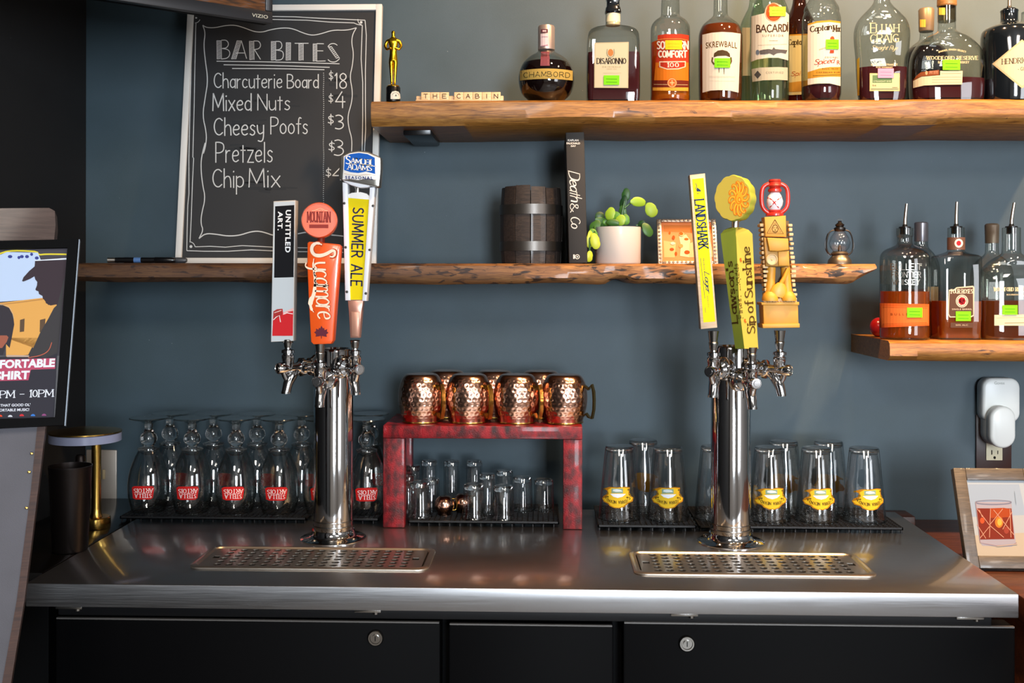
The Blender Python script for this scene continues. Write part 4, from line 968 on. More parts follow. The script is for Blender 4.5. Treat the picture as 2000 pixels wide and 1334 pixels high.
d.hand('Spiced', None, '#b5452a', w=1.9, style='serif', serif=0, shear=.25, gap=.8, fr=((1590, 130.5), (38, -4), (0, -14)), y0=-3.5, y1=10); d.text('R', None, '#b5452a', fr=((1634, 126), (6, 0), (0, -8)))
d.text('ORIGINAL', (1611, 110.5, 1636, 114), '#7a5a3a', space=1.4); d.text('MADE FROM', (1606, 133, 1636, 136), '#5a3d16', space=1.4); d.text('CARIBBEAN RUM', (1595, 140, 1639, 143), '#5a3d16', space=1.3); d.line([(1588, 148), (1640, 146)], .7, '#5a3d16')
d.ell(1625, 76, 4, 5, '#c9552c'); d.poly([(1621, 98), (1628, 98), (1628, 104), (1620, 104)], '#b5452a'); d.line([(1600, 97), (1615, 92)], 1, '#e0c08a')
b.decal(d); b.sticker(1612.5, 77.5, 1636.5, 96.5)

# flask-shaped rye
b = Bottle('liquor_bottle', 'broad-shouldered clear bottle with cream lettering and pink sticker', 'bottle', 1722, Y1, Z1, 190)
b.body([(190, 42), (187, 45), (150, 48), (115, 49), (95, 51), (70, 53), (52, 51), (38, 45), (26, 34), (15, 23), (6, 16), (-2, 14), (-40, 13)], M_BGLASS, n=3, df=.55); b.fill(134, L_DARK)
d = Decal(.5); c_ = '#e6d8ae'
d.hand('E', None, c_, w=2.2, style='serif', fr=((1700.5, 64.5), (9.5, 0), (0, -19))); d.hand('LIJAH', None, c_, w=1.9, style='serif', gap=1.2, fr=((1711.5, 62.5), (44, -.3), (0, -14.5)))
d.hand('CRAIG', None, c_, w=2.0, style='serif', gap=1.2, fr=((1700, 83), (54.5, -.5), (0, -16)))
d.hand('Straight Rye', None, c_, w=1.1, style='serif', serif=0, shear=.35, gap=.7, fr=((1702, 99.5), (50, 1), (0, -11)), y0=-3.6, y1=10)
d.text('KENTUCKY STRAIGHT', (1701.5, 124.5, 1753, 128.5), c_, bold=.02); d.text('RYE WHISKEY', (1711, 130, 1744, 133), c_, bold=.02)
b.decal(d, 'lettering')
d = Decal(.5); d.rect(1698.5, 143, 1757, 178, '#dccb8e'); d.rect(1700, 144.5, 1755.5, 176.5, '#e6dba8'); d.rect(1704, 147, 1742, 162, '#6b8c62'); d.text('STRAIGHT RYE', (1706, 157.5, 1740, 160.5), '#d9e0c0'); d.text('94', (1703.5, 165.5, 1711, 169), '#6a6a50'); d.line([(1701, 174), (1755, 174)], .9, '#3c3a2a'); d.line([(1742, 171), (1753, 171)], .8, '#3c3a2a')
b.decal(d, 'lower_label'); b.sticker(1714, 134, 1745, 152.5, '#dd9fc4', '#c07aa6')
d = Decal(.5); d.poly([(1674, 116), (1679, 112), (1679, 186), (1675, 187)], '#d8bb4c'); b.decal(d, 'side_label')

# bourbon pair
b = Bottle('liquor_bottle', 'corked whiskey bottle standing at the back, brown shoulder showing', 'bottle', 1809, 2.298, Z1, 190)
b.body([(190, 40), (187, 42), (120, 42), (100, 38), (88, 26), (80, 14), (72, 12), (40, 12)], M_BGLASS); b.fill(94, L_BLACK)
b.ringpart('cork_cap', [(62, 13), (60, 14), (20, 15), (17, 13), (16, 2)], mat('tan_foil', '#7a6a58', .4, .3))
d = Decal(.5); d.rect(1797, 38, 1808, 53, '#d0a94c'); d.put('tax_strip', [o for o in b.t.children if o.name.startswith('cork_cap')], b.t, grid=5)
b = Bottle('liquor_bottle', 'wide rounded bourbon bottle with small lettering and cream strip label', 'bottle', 1849, 2.205, Z1, 191)
b.body([(191, 67), (188, 70), (150, 71), (118, 70), (98, 64), (82, 52), (72, 38), (66, 24), (61, 17.5), (56, 16.5), (12, 16)], M_BGLASS, n=2.8, df=.55, seg=64); b.fill(157, L_DARK)
b.ringpart('cork_cap', [(14, 16.5), (12, 18), (10, 18.5), (-8, 18), (-10, 15)], wood('cork_wood', '#6e4a26', '#8c6134', '#a5763f'), label='wooden stopper')
b.ringpart('neck_foil', [(42, 17), (13, 17)], glass_thin('smoke_glass', '#c9bda8', '#6a6050'))
d = Decal(.5); d.rect(1834, 15, 1846, 29, '#d9b24a'); d.put('tax_strip', [o for o in b.t.children if o.name.startswith('neck_foil')], b.t, grid=5)
d = Decal(.5); d.hand('WOODFORD RESERVE', (1810, 110, 1909.5, 116.5), c_, w=1.35, style='serif', gap=2.2)
d.text('BARREL FINISH SELECT', (1833, 98, 1887, 101.5), c_, bold=.01, warp=lambda m, n: (m, n + 1.4 * math.sin(math.pi * m) - .6)); d.text('BOURBON WHISKEY', (1832, 119.5, 1893, 124), c_, bold=.01)
b.decal(d, 'lettering')
d = Decal(.5); d.poly([(1784, 158), (1800, 150), (1836, 147), (1836, 138.5), (1880, 138.5), (1879, 165), (1840, 165.5), (1805, 167), (1784, 172)], '#ddd2b4'); d.poly([(1784, 157), (1790, 148), (1799, 141), (1834, 136.5), (1834, 146.5), (1800, 149)], '#8a4a28')
for y in (144, 151, 156, 161): d.line([(1838 if y < 150 else 1820, y), (1877, y - .3)], .5, '#8a8064')
d.ell(1809.5, 142.5, 2.3, 4, '#e8b088'); d.text('SPIRIT ENTRY', (1815, 138.5, 1832, 144.5), '#e0a488'); b.decal(d)
b.sticker(1840.5, 117, 1874.5, 137)

# black apothecary gin
b = Bottle('liquor_bottle', 'squat black gin bottle with diamond label and metal pourer', 'bottle', 1971, 2.21, Z1, 191)
b.body([(191, 50), (188, 52.5), (90, 53), (66, 52), (58, 48), (52, 36), (47, 20), (44, 16), (24, 16), (22, 17), (20, 16)], M_KGLASS, smooth=1)
d = Decal(.5)
d.poly([(1938, 125), (1996, 77), (2018, 96), (2021, 152), (1996, 173)], '#cbbd98'); d.poly([(1942, 125), (1996, 81), (2016, 98), (2019, 150), (1996, 168)], '#ded3b6')
d.hand("HENDRICKS", None, '#3a3026', w=1.4, style='serif', gap=2.0, fr=((1957.5, 125.5), (62, -4), (0, -10)))
d.text('- GIN -', (1988, 131, 2010, 138), '#3a3026'); b.decal(d); b.pourer(20, -40, 0)
b = Bottle('liquor_bottle', 'clear bottle at the far right edge behind the black gin', 'bottle', 2013, 2.298, Z1, 190)
b.body([(190, 34), (60, 34), (50, 30), (44, 20), (38, 17), (24, 17)], M_BGLASS)

# ---- lower shelf
YL = 2.235
b = Bottle('liquor_bottle', 'tall whiskey bottle tucked behind the orange-labelled bottle', 'bottle', 1799, 2.31, Z3, 655)
b.body([(655, 34), (652, 35), (530, 35), (510, 32), (495, 24), (485, 14), (478, 12), (440, 12)], M_BGLASS); b.fill(565, L_BROWN)
b.ringpart('cap', [(472, 12.5), (470, 13), (436, 13), (434, 11)], mat('grey_foil', '#77757a', .3, .6))
d = Decal(.5); d.rect(1812, 560, 1832, 590, '#cdb898'); b.decal(d)
b = Bottle('liquor_bottle', 'old-style clear whiskey bottle with orange label and pourer', 'bottle', 1767, 2.215, Z3, 661)
b.body([(661, 45), (658, 47), (640, 47), (505, 47.5), (494, 44), (487, 36), (482, 24), (478, 16), (474, 14), (463, 14), (461, 16), (446, 16)], M_BGLASS); b.fill(569, L_AMBER)
d = Decal(.45); d.poly([(1719, 592), (1814, 594), (1814, 636), (1719, 640)], '#e2642a'); d.poly([(1722, 598), (1812, 600), (1812, 632), (1722, 635)], '#ea7636'); d.line([(1724, 600), (1810, 602)], .8, '#c94e1e'); d.line([(1724, 633), (1810, 630)], .8, '#c94e1e')
d.text('BULLEIT', (1740, 611.5, 1786, 616), '#8a3414', space=1.7); b.decal(d); b.sticker(1771.5, 601, 1800, 620)
m = MB()                                             # embossed lettering on the shoulder
d = Decal(.1); d.L = []
for tx, bx in (('BULLEIT', (1740, 515, 1800, 527)), ('FRONTIER', (1742, 531, 1798, 542)), ('WHISKEY', (1744, 546, 1796, 556))): d.hand(tx, bx, M_SILVER, w=1.2, gap=2)
b.decal(d, 'embossed_lettering'); b.pourer(446, 398, 3)
b = Bottle('liquor_bottle', 'square clear bourbon bottle with brown rose label and pourer', 'bottle', 1867, 2.225, Z3, 661, rotz=R(0))
b.body([(661, 39), (658, 41), (505, 41), (500, 39), (495, 24), (491, 16), (487, 16), (445, 16)], M_BGLASS, n=7, df=.85, smooth=1, seg=64); b.fill(588, L_AMBER)
b.ringpart('neck_label', [(488, 16.4), (464, 16.6)], mat('neck_brown', '#5d4034', .5))
d = Decal(.5); bn = '#5d4236'
d.poly([(1853, 566), (1862, 566), (1868, 561), (1892, 559), (1900, 558), (1903, 562), (1902, 617), (1896, 620), (1855, 620), (1851, 614)], '#d9cbb0'); d.poly([(1854.5, 568), (1863, 568), (1869, 563), (1900, 561), (1900.5, 615), (1895, 618), (1856, 618), (1853, 613)], bn)
d.hand('FOUR ROSES', None, '#e8dcc4', w=1.3, style='serif', gap=1.2, fr=((1857.5, 573), (42, 0), (0, -8)))
d.ell(1878.5, 588, 12, 12.5, '#e6dac2'); d.ell(1878.5, 588, 10.3, 10.8, bn); d.ell(1878.5, 588, 9.3, 9.8, '#e6dac2')
for k in range(7): d.ell(1878.5 + 4 * math.cos(k * .9), 588 + 4.2 * math.sin(k * .9), 3.4, 3.6, '#a82430')
d.ell(1878.5, 588, 3, 3, '#7c1620'); d.text('SINGLE BARREL', (1859, 602.5, 1898, 605.5), '#e8dcc4', space=1.2)
d.rect(1856, 630, 1900, 640, bn); d.text('50% ALC', (1866, 633.5, 1890, 636), '#d9cbb0'); b.decal(d)
b.sticker(1866, 608, 1895.5, 627)
d = Decal(.5); d.ell(1872.5, 475, 8, 8.5, '#e6dac2'); d.ell(1872.5, 475, 4.5, 5, '#a82430'); d.put('neck_seal', [o for o in b.t.children if o.name.startswith('neck_label')], b.t, grid=4)
b.pourer(445, 394, 1)
b = Bottle('liquor_bottle', 'cork-topped bottle peeking out behind the right-hand bourbon', 'bottle', 1937, 2.31, Z3, 655)
b.body([(655, 38), (652, 40), (540, 40), (520, 36), (507, 26), (498, 14), (490, 12), (442, 12)], M_BGLASS); b.fill(590, L_BROWN)
b.ringpart('cork_cap', [(475, 12.6), (440, 13.5), (437, 11), (436, 2)], mat('tan_foil', '#7a6a58', .4, .3))
b = Bottle('liquor_bottle', 'wide rounded bourbon bottle with pourer at the right end of the low shelf', 'bottle', 1975, 2.22, Z3, 661)
b.body([(661, 64), (658, 66), (560, 66), (540, 63), (525, 56), (512, 44), (503, 30), (497, 20), (493, 17), (445, 17)], M_BGLASS, n=2.8, df=.55, seg=64); b.fill(587, L_BROWN)
d = Decal(.5); d.hand('WOODFORD RESERVE', (1941, 561.5, 2012, 568.5), c_, w=1.2, style='serif', gap=2.2); d.text('BOURBON WHISKEY', (1966, 574, 2010, 577), c_); b.decal(d, 'lettering')
d = Decal(.5); d.poly([(1942, 615), (2012, 614), (2012, 636), (1942, 636)], '#ddd2b4'); d.line([(1962, 631), (2010, 630)], 1.2, '#8a8064'); d.line([(1946, 621), (2010, 620)], .6, '#b0a888'); b.decal(d)
b.sticker(1957.5, 596, 1986.5, 614.5); b.pourer(445, 396, 5)
# small red ball
p = at(1716, 655, 2.30); m = MB(); rr = 17 / scl(p)
m.lathe([(rr * math.sin(R(a)) , rr * 1.12 - rr * 1.12 * math.cos(R(a))) for a in range(0, 181, 12)], 24)
o = m.build('red_ball', mat('red_gloss', '#b01a1c', .25, coat=.4)); o.location = (p.x, 2.30, Z3); tag(o, 'small shiny red ball behind the orange-labelled whiskey', 'ball')

# ================================================================== TOP SHELF SMALL THINGS
p = at(768, 194, 2.172); t = thing('trophy', 'small gold standing-figure trophy on black base', 'trophy', (p.x, 2.172, Z1)); k = 1 / scl(p)
zz = lambda y: at(768, y, 2.172).z - Z1
b0 = MB().lathe([(.0145, .0004), (.0145, zz(172)), (.0135, zz(170))], 32); b0 = b0.build('base', M_BLACKG, t)
MB().lathe([(.0120, 0), (.0125, .002), (.009, .004)], 24, 0, Matrix.Translation((0, 0, zz(170)))).build('gold_foot', M_GOLD, t)
d = Decal(.4); d.poly([(763, 193.5), (763, 184), (766, 179), (772, 177.5), (778, 179), (781, 184), (782, 193.5)], '#c9c6bc'); d.arc(772.5, 186, 6, 5, .8, '#6a6a66', 180, 360); d.poly([(771, 188), (773, 184), (775, 188)], '#44484c'); d.put('plaque', b0, t, grid=4)
def skinfig(name, joints, edges, root, m, parent, sub=2):
    me = bpy.data.meshes.new(name); me.from_pydata([j[0] for j in joints], edges, []); me.materials.append(m)
    ob = bpy.data.objects.new(name, me); COL.objects.link(ob); ob.parent = parent
    md = ob.modifiers.new('skin', 'SKIN'); me.skin_vertices[0].data
    for i, j in enumerate(joints):
        sv = me.skin_vertices[0].data[i]; r = j[1]; sv.radius = r if isinstance(r, tuple) else (r, r); sv.use_root = i == root
    s_ = ob.modifiers.new('sub', 'SUBSURF'); s_.levels = sub; s_.render_levels = sub; md.use_smooth_shade = True
    return ob
f = zz(166) ; H = zz(58) - f
J = [((0, 0, f + .52 * H), (.0085, .006)), ((0, 0, f + .62 * H), (.0065, .005)), ((0, 0, f + .74 * H), (.0115, .0075)), ((0, 0, f + .82 * H), (.0075, .005)), ((0, -.001, f + .87 * H), .0028), ((0, -.001, f + .93 * H), (.0046, .0052)), ((0, -.001, f + .985 * H), .0035),
     ((-.0045, 0, f + .44 * H), .0058), ((-.004, -.001, f + .26 * H), .0040), ((-.0032, 0, f + .04 * H), .0026), ((-.0035, -.004, f + .01 * H), .002),
     ((.0045, 0, f + .44 * H), .0058), ((.004, -.001, f + .26 * H), .0040), ((.0032, 0, f + .04 * H), .0026), ((.0035, -.004, f + .01 * H), .002),
     ((-.0125, 0, f + .79 * H), .0040), ((-.0165, -.001, f + .70 * H), .0034), ((-.0125, -.005, f + .63 * H), .0026), ((-.003, -.009, f + .66 * H), .0020),
     ((.0125, 0, f + .79 * H), .0040), ((.0165, -.001, f + .70 * H), .0034), ((.0125, -.005, f + .63 * H), .0026), ((.003, -.0092, f + .665 * H), .0020)]
E = [(0, 1), (1, 2), (2, 3), (3, 4), (4, 5), (5, 6), (0, 7), (7, 8), (8, 9), (9, 10), (0, 11), (11, 12), (12, 13), (13, 14), (3, 15), (15, 16), (16, 17), (17, 18), (3, 19), (19, 20), (20, 21), (21, 22)]
skinfig('figure', J, E, 0, M_GOLD, t)

tilewood = wood('letter_tile_wood', '#c79a6a', '#d8b286', '#e4c49c', scale=2)
p0, p1 = at(812, 194, 2.165), at(983, 194, 2.165)
rk = MB(); rk.box((p0.x, 2.161, Z1 + .0003), (p1.x, 2.19, Z1 + .003), bev=.001); rk.box((p0.x, 2.174, Z1 + .001), (p1.x, 2.182, Z1 + .0125), bev=.001)
tag(rk.build('tile_rack', tilewood), 'small pale wooden rack holding the letter tiles', 'tile rack')
words = [(c, 822.5 + i * 18.2) for i, c in enumerate('THE')] + [(c, 887 + i * 18.2) for i, c in enumerate('CABIN')]
for i, (ch, x) in enumerate(words):
    a = at(x, 182, 2.165); w_ = 17.8 / scl(a); tt = MB().box((-w_ / 2, -.002, 0), (w_ / 2, .002, .0155), bev=.0006).build('letter_tile', tilewood)
    tt.location = (a.x + w_ / 2, 2.167, Z1 + .0034); tt.rotation_euler = (R(-8), 0, 0)
    tag(tt, 'pale wooden letter tile showing the letter %s' % ch, 'letter tile', 'letter tiles on the top shelf')
    d = Decal(.5); cxx = x + 8.9; d.hand(ch, (cxx - (3.6 if ch != 'I' else .6), 183.8, cxx + (3.6 if ch != 'I' else .6), 192), '#3d3026', w=1.3); d.put('letter', tt, tt)

# ================================================================== MIDDLE SHELF
# chalkboard: leans against the wall
bl, brr = at(341, 512, 2.30), at(734, 512, 2.30); ztb = at(540, 11, 2.385).z; Wb = (brr.x - bl.x)
lean = math.atan2(2.385 - 2.305, ztb - Z2); Hb = (ztb - Z2) / math.cos(lean)
t = thing('chalkboard_menu', 'black chalkboard menu in a white wooden frame listing bar snacks', 'chalkboard', M=Matrix.Translation((bl.x, 2.305, Z2 + .001)) @ Matrix.Rotation(-lean, 4, 'X'))
fw = .0135; fm = mat('white_frame_paint', '#d6d6d2', .55)
MB().box((fw * .6, .002, fw * .6), (Wb - fw * .6, .010, Hb - fw * .6)).build('board', mat('chalkboard_black', '#212326', .62), t)
brd = t.children[0]
for a, b_, nm in (((0, -.004, 0), (fw, .012, Hb), 0), ((Wb - fw, -.004, 0), (Wb, .012, Hb), 0), ((fw, -.004, 0), (Wb - fw, .012, fw * .9), 0), ((fw, -.004, Hb - fw), (Wb - fw, .012, Hb), 0)):
    MB().box(a, b_, bev=.001).build('frame_rail', fm, t)
ch = '#c3c8ca'; d = Decal(.8)
def q(zx, zy): return (300 + zx / 4.346, zy / 4.346)          # from the enlarged study crops
def q2(zx, zy): return (330 + zx / 4.346, 240 + zy / 4.346)
d.line([q(325, 90), q(325, 150), q(318, 600), q(310, 900), q(300, 1340), q2(170, 600), q2(160, 700), q2(155, 900), q2(152, 1085)], 1.5, ch)
d.line([q(360, 200), q(358, 240), q(350, 600), q(345, 900), q(333, 1334), q2(210, 300), q2(200, 500), q2(190, 800), q2(180, 1005)], 1.5, ch)
d.line([q2(152, 1085), q2(300, 1090), q2(500, 1090), q2(700, 1078), q2(1000, 1092), q2(1300, 1095), q2(1480, 1100)], 1.6, ch)
d.line([q2(225, 1052), q2(350, 1048), q2(480, 1055), q2(620, 1042), q2(870, 1054), q2(1300, 1064), q2(1480, 1068)], 1.5, ch)
d.line([q(1000, 140), q(1200, 143), q(1400, 155), q(1600, 163), q(1795, 172)], 1.5, ch); d.line([q(1000, 165), q(1300, 172), q(1500, 188), q(1700, 195), q(1730, 208), q(1772, 215)], 1.5, ch)
d.line([q(1795, 172), q(1806, 300), q(1798, 600), q(1798, 900), q(1800, 1100), q(1790, 1290)], 1.5, ch); d.line([q(1772, 215), q(1765, 400), q(1762, 500), q(1775, 700), q(1775, 1000), q(1770, 1290)], 1.5, ch)
d.ell(*q(1762, 190), 2.6, 2.6, ch); d.ell(*q2(187, 1050), 2.8, 2.8, ch); d.ell(*q(362, 152), 2, 1.6, ch); d.arc(*q(352, 152), 10, 10, 1.3, ch, 20, 90); d.arc(*q2(175, 1062), 11, 12, 1.4, ch, 270, 350); d.arc(*q(1782, 170), 11, 10, 1.3, ch, 110, 190)
d.line([q(418, 215), q(450, 235), q(520, 237), q(600, 218), q(690, 212), q(780, 240), q(850, 268), q(920, 275), q(1000, 250), q(1100, 236), q(1180, 242), q(1280, 285), q(1350, 302), q(1430, 285), q(1520, 255), q(1640, 258), q(1722, 236)], 1.7, ch, smooth=2)
d.line([q(1722, 236), q(1690, 290), q(1680, 360), q(1698, 450), q(1688, 560), q(1665, 650), q(1690, 780), q(1680, 880), q(1648, 980), q(1655, 1080), q(1685, 1180), q(1680, 1300)], 1.6, ch, smooth=2)
d.line([q(418, 215), q(440, 280), q(425, 380), q(440, 520), q(462, 680), q(440, 820), q(415, 980), q(450, 1130), q(445, 1230), q(415, 1334), q2(318, 130), q2(275, 290), q2(272, 400), q2(285, 520), q2(310, 640), q2(275, 780), q2(272, 860), q2(292, 910), q2(255, 982)], 1.9, ch, smooth=2)
d.line([q2(255, 982), q2(310, 938), q2(400, 945), q2(500, 962), q2(600, 955), q2(690, 925), q2(760, 918), q2(830, 935), q2(880, 955), q2(1000, 965), q2(1100, 940), q2(1180, 925), q2(1300, 945), q2(1420, 955), q2(1480, 962)], 2.2, ch, smooth=2)
for a, b_ in ((q(535, 520), q(1578, 542)), (q(595, 550), q(1495, 572)), (q(667, 582), q(1450, 592))): d.line([a, ((a[0] + b_[0]) / 2, (a[1] + b_[1]) / 2 - 1), b_], 1.6, ch, smooth=1)
# BAR BITES: thick hatched stems with thin bowls
def stem(x0, y0, x1, y1, w_):
    d.line([(x0 - w_ / 2, y0), (x1 - w_ / 2, y1), (x1 + w_ / 2, y1), (x0 + w_ / 2, y0), (x0 - w_ / 2, y0)], 1.0, ch)
    n = int(abs(y1 - y0) / 2.6)
    for i in range(n):
        f = (i + .15) / n; f2 = (i + .9) / n; d.line([(lerp(x0, x1, f2) - w_ / 2, lerp(y0, y1, f2)), (lerp(x0, x1, f) + w_ / 2, lerp(y0, y1, f))], 1.35, ch)
def L(*pts, sm=0): d.line([q(*p_) for p_ in pts], 1.5, ch, smooth=sm)
def ST(x0, y0, x1, y1, w_=38): a, b_ = q(x0, y0), q(x1, y1); stem(a[0], a[1], b_[0], b_[1], w_ / 4.346)
ST(556, 345, 558, 502); L((575, 342), (620, 340), (640, 375), (620, 408), (580, 412), sm=2); L((580, 412), (635, 420), (652, 455), (630, 495), (575, 502), sm=2)
ST(728, 345, 680, 502); L((745, 345), (790, 498)); L((700, 450), (775, 450))
ST(832, 350, 835, 508); L((850, 348), (895, 348), (912, 385), (895, 415), (850, 422), sm=2); L((858, 424), (908, 505))
ST(1018, 352, 1018, 512); L((1035, 352), (1080, 352), (1093, 390), (1075, 420), (1038, 425), sm=2); L((1038, 425), (1095, 432), (1105, 470), (1090, 508), (1035, 512), sm=2)
ST(1145, 362, 1143, 512); ST(1252, 368, 1252, 512); L((1198, 368), (1315, 368)); ST(1370, 372, 1370, 520, 32); L((1385, 370), (1445, 372)); L((1385, 432), (1440, 432)); L((1380, 520), (1460, 518))
ST(1495, 395, 1565, 495, 30); L((1480, 395), (1500, 372), (1535, 368), (1560, 385), sm=2); L((1480, 505), (1500, 525), (1545, 528), (1578, 500), sm=2)
def W_(txt, x0, y0, x1, y1, Q=q, w_=2.0, ya=0, yb=10): a, b_ = Q(x0, y0), Q(x1, y1); d.hand(txt, (a[0], a[1], b_[0], b_[1]), ch, w=w_, gap=1.5, y0=ya, y1=yb)
W_('Charcuterie', 512, 618, 1090, 748); W_('Board', 1135, 632, 1398, 748); W_('Mixed', 503, 795, 828, 940, w_=2.3); W_('Nuts', 885, 800, 1158, 935)
W_('Cheesy', 512, 1000, 935, 1205, ya=-3.6, w_=2.2); W_('Poofs', 995, 995, 1308, 1138); W_('Pretzels', 398, 165, 880, 335, Q=q2, w_=2.1); W_('Chip', 370, 390, 632, 605, Q=q2, ya=-3.5, w_=2.2); W_('Mix', 680, 388, 942, 545, Q=q2, w_=2.1)
W_('$', 1487, 600, 1525, 685, w_=1.4, ya=.0); W_('18', 1540, 622, 1640, 752, w_=2.0); W_('$', 1485, 795, 1525, 875, w_=1.5); W_('4', 1545, 780, 1625, 915, w_=2.0, ya=-.6); W_('$', 1480, 970, 1530, 1060, w_=1.9); W_('3', 1540, 975, 1610, 1098, w_=2.2)
W_('$', 1355, 155, 1408, 245, Q=q2, w_=1.7); W_('3', 1400, 142, 1480, 280, Q=q2, w_=2.0); W_('$', 1330, 380, 1378, 462, Q=q2, w_=1.6); W_('4', 1390, 385, 1480, 480, Q=q2, w_=2.0)
for i in range(40):
    f = i / 39; a = q(1445, 620 + f * 720) if f < .65 else None
for i in range(66):
    y = 143 + i * 3.95; x = 632 + .4 * math.sin(i * .5); d.ell(x, y, .8, .9, ch, n=8)
d.put('chalk_writing', brd, t, off=.0003, step=0, flat=(540, 420))
d = Decal(.9); dust = '#34373a'                       # smeared old chalk
for x0, y0, x1, y1 in ((470, 190, 610, 212), (425, 235, 520, 255), (440, 282, 545, 300), (470, 350, 600, 372), (630, 150, 655, 190)):
    rn = random.Random(x0)
    for i in range(7):
        a = x0 + rn.random() * (x1 - x0) * .7; yy = y0 + rn.random() * (y1 - y0); d.line([(a, yy), (a + 20 + rn.random() * 35, yy + rn.uniform(-3, 3))], rn.uniform(3, 7), dust, smooth=1)
d.put('chalk_smears', brd, t, off=.0001, step=0)['kind'] = 'stuff'

# markers on the shelf
def marker(px, Y, cols, L_, ang, label):
    p = at(px, 512, Y); t = thing('marker_pen', label, 'marker pen', (p.x, Y, Z2 + .0065), R(ang), 'pens left of the chalkboard')
    MB().tube([(-L_ / 2, 0, 0), (L_ * .15, 0, 0)], .0055, 14).build('barrel', cols[0], t)
    MB().tube([(L_ * .15, 0, 0), (L_ * .16, 0, 0), (L_ * .47, 0, 0), (L_ / 2, 0, 0)], [.0055, .0063, .0060, .004], 14).build('pen_cap', cols[1], t)
    MB().tube([(L_ * -.2, 0, 0), (L_ * -.08, 0, 0)], .0057, 14).build('printed_band', cols[2], t); return t
marker(235, 2.20, (M_SILVER, M_BLACKG, M_BLACKG), .05, 8, 'short silver and black pen lying on the middle shelf')
marker(285, 2.19, (M_BLACKG, M_BLACKG, mat('pen_blue', '#4a6ea0', .4)), .12, 3, 'black marker with a blue band lying beside the chalkboard')
marker(305, 2.215, (M_BLACKG, mat('pen_grey', '#3a3c40', .4), mat('pen_blue2', '#31353c', .4)), .13, -2, 'plain black marker lying behind the blue-banded one')

# barrel mug
cx = 1037; p = at(cx, 513, 2.255); k = 1 / scl(p); t = thing('wooden_barrel_cup', 'dark charred wooden barrel cup with metal bands', 'cup', (p.x, 2.255, Z2)); Hm = at(cx, 368, 2.255).z - Z2
stv = wood('charred_stave', '#100c0a', '#241b17', '#3c3029', bark='#8a6436', barkamt=.72, rough=.65, scale=2.2)
N = 12; rnd = random.Random(2)
def rad(f): return (57 + 3.2 * math.sin(math.pi * f)) * k
for i in range(N):
    a0, a1 = 2 * math.pi * i / N + .015, 2 * math.pi * (i + 1) / N - .015; hh = Hm * (1 + rnd.uniform(-.02, .015)); dr = rnd.uniform(-.0008, .0012); rs = []
    for fz in (0.003, .2, .4, .6, .8, 1):
        ro = rad(fz) + dr; ri = ro - .010; z = hh * fz
        rs.append([(ro * math.cos(a0), ro * math.sin(a0), z), (ro * 1.006 * math.cos((a0 + a1) / 2), ro * 1.006 * math.sin((a0 + a1) / 2), z), (ro * math.cos(a1), ro * math.sin(a1), z), (ri * math.cos(a1), ri * math.sin(a1), z), (ri * math.cos(a0), ri * math.sin(a0), z)])
    MB().rings(rs).build('stave', stv, t, 30)
MB().lathe([(0, .006), (50 * k, .006), (50 * k, .012), (0, .012)], 32).build('mug_bottom', stv, t)
for ya, yb in ((402, 421), (473, 491)):
    za, zb_ = at(cx, yb, 2.255).z - Z2, at(cx, ya, 2.255).z - Z2; r_ = rad((za + zb_) / 2 / Hm) + .0018
    MB().lathe([(r_ - .0012, za), (r_ + .0006, za), (r_ + .0006, zb_), (r_ - .0012, zb_)], 48, cap0=False, cap1=False).build('band', mat('old_iron', '#5a5652', .38, .9), t)

# book
p = at(1124, 514, 2.185); t = thing('hardback_book', 'tall thick black hardback with white script on its spine', 'book', M=Matrix.Translation((at(1111.5, 514, 2.17).x, 2.17, Z2 + .0005)) @ Matrix.Rotation(R(-1.6), 4, 'Y'))
wb = at(1144, 514, 2.17).x - at(1108, 514, 2.17).x; hb = at(1120, 259, 2.17).z - Z2
MB().box((.0, 0, 0), (wb, .004, hb), bev=.0018).build('spine', mat('black_cloth', '#1f1d1c', .7), t); sp = t.children[0]
MB().box((0, .003, 0), (.003, .215, hb), bev=.0008).build('cover_board', mat('black_cloth', '#1f1d1c', .7), t); MB().box((wb - .003, .003, 0), (wb, .215, hb), bev=.0008).build('cover_board', mat('black_cloth', '#1f1d1c', .7), t)
MB().box((.0032, .004, .003), (wb - .0032, .210, hb - .003)).build('pages', mat('page_edges', '#b8a98a', .8), t)
d = Decal(.5); wt = '#d6d2cc'
fr = ((1110.5, 334), (4.5, 58), (21, -1.0)); d.hand('Death', None, wt, w=2.9, style='serif', serif=0, shear=.3, gap=.6, fr=fr, y0=0, y1=10)
d.hand('&', None, wt, w=2.0, style='serif', serif=0, fr=((1113, 397), (1, 18), (16, -.5))); d.hand('Co', None, wt, w=2.2, style='serif', serif=0, shear=.2, gap=.6, fr=((1114, 423), (1.5, 22), (19, -.6)), y0=0, y1=10)
for tx, bx in (('KAPLAN', (1109, 272, 1130, 276)), ('FAUCHALD', (1106.5, 278, 1133, 282)), ('DAY', (1115, 283.5, 1125, 287))): d.text(tx, bx, wt, bold=.03)
d.text('1', (1119.5, 497, 1122.5, 505.5), wt, bold=.02); d.arc(1127.5, 501.5, 4, 4, 1.4, wt); d.ell(1127.5, 501.5, 1.5, 1.5, wt)
d.put('spine_title', sp, t, flat=(1123, 400))

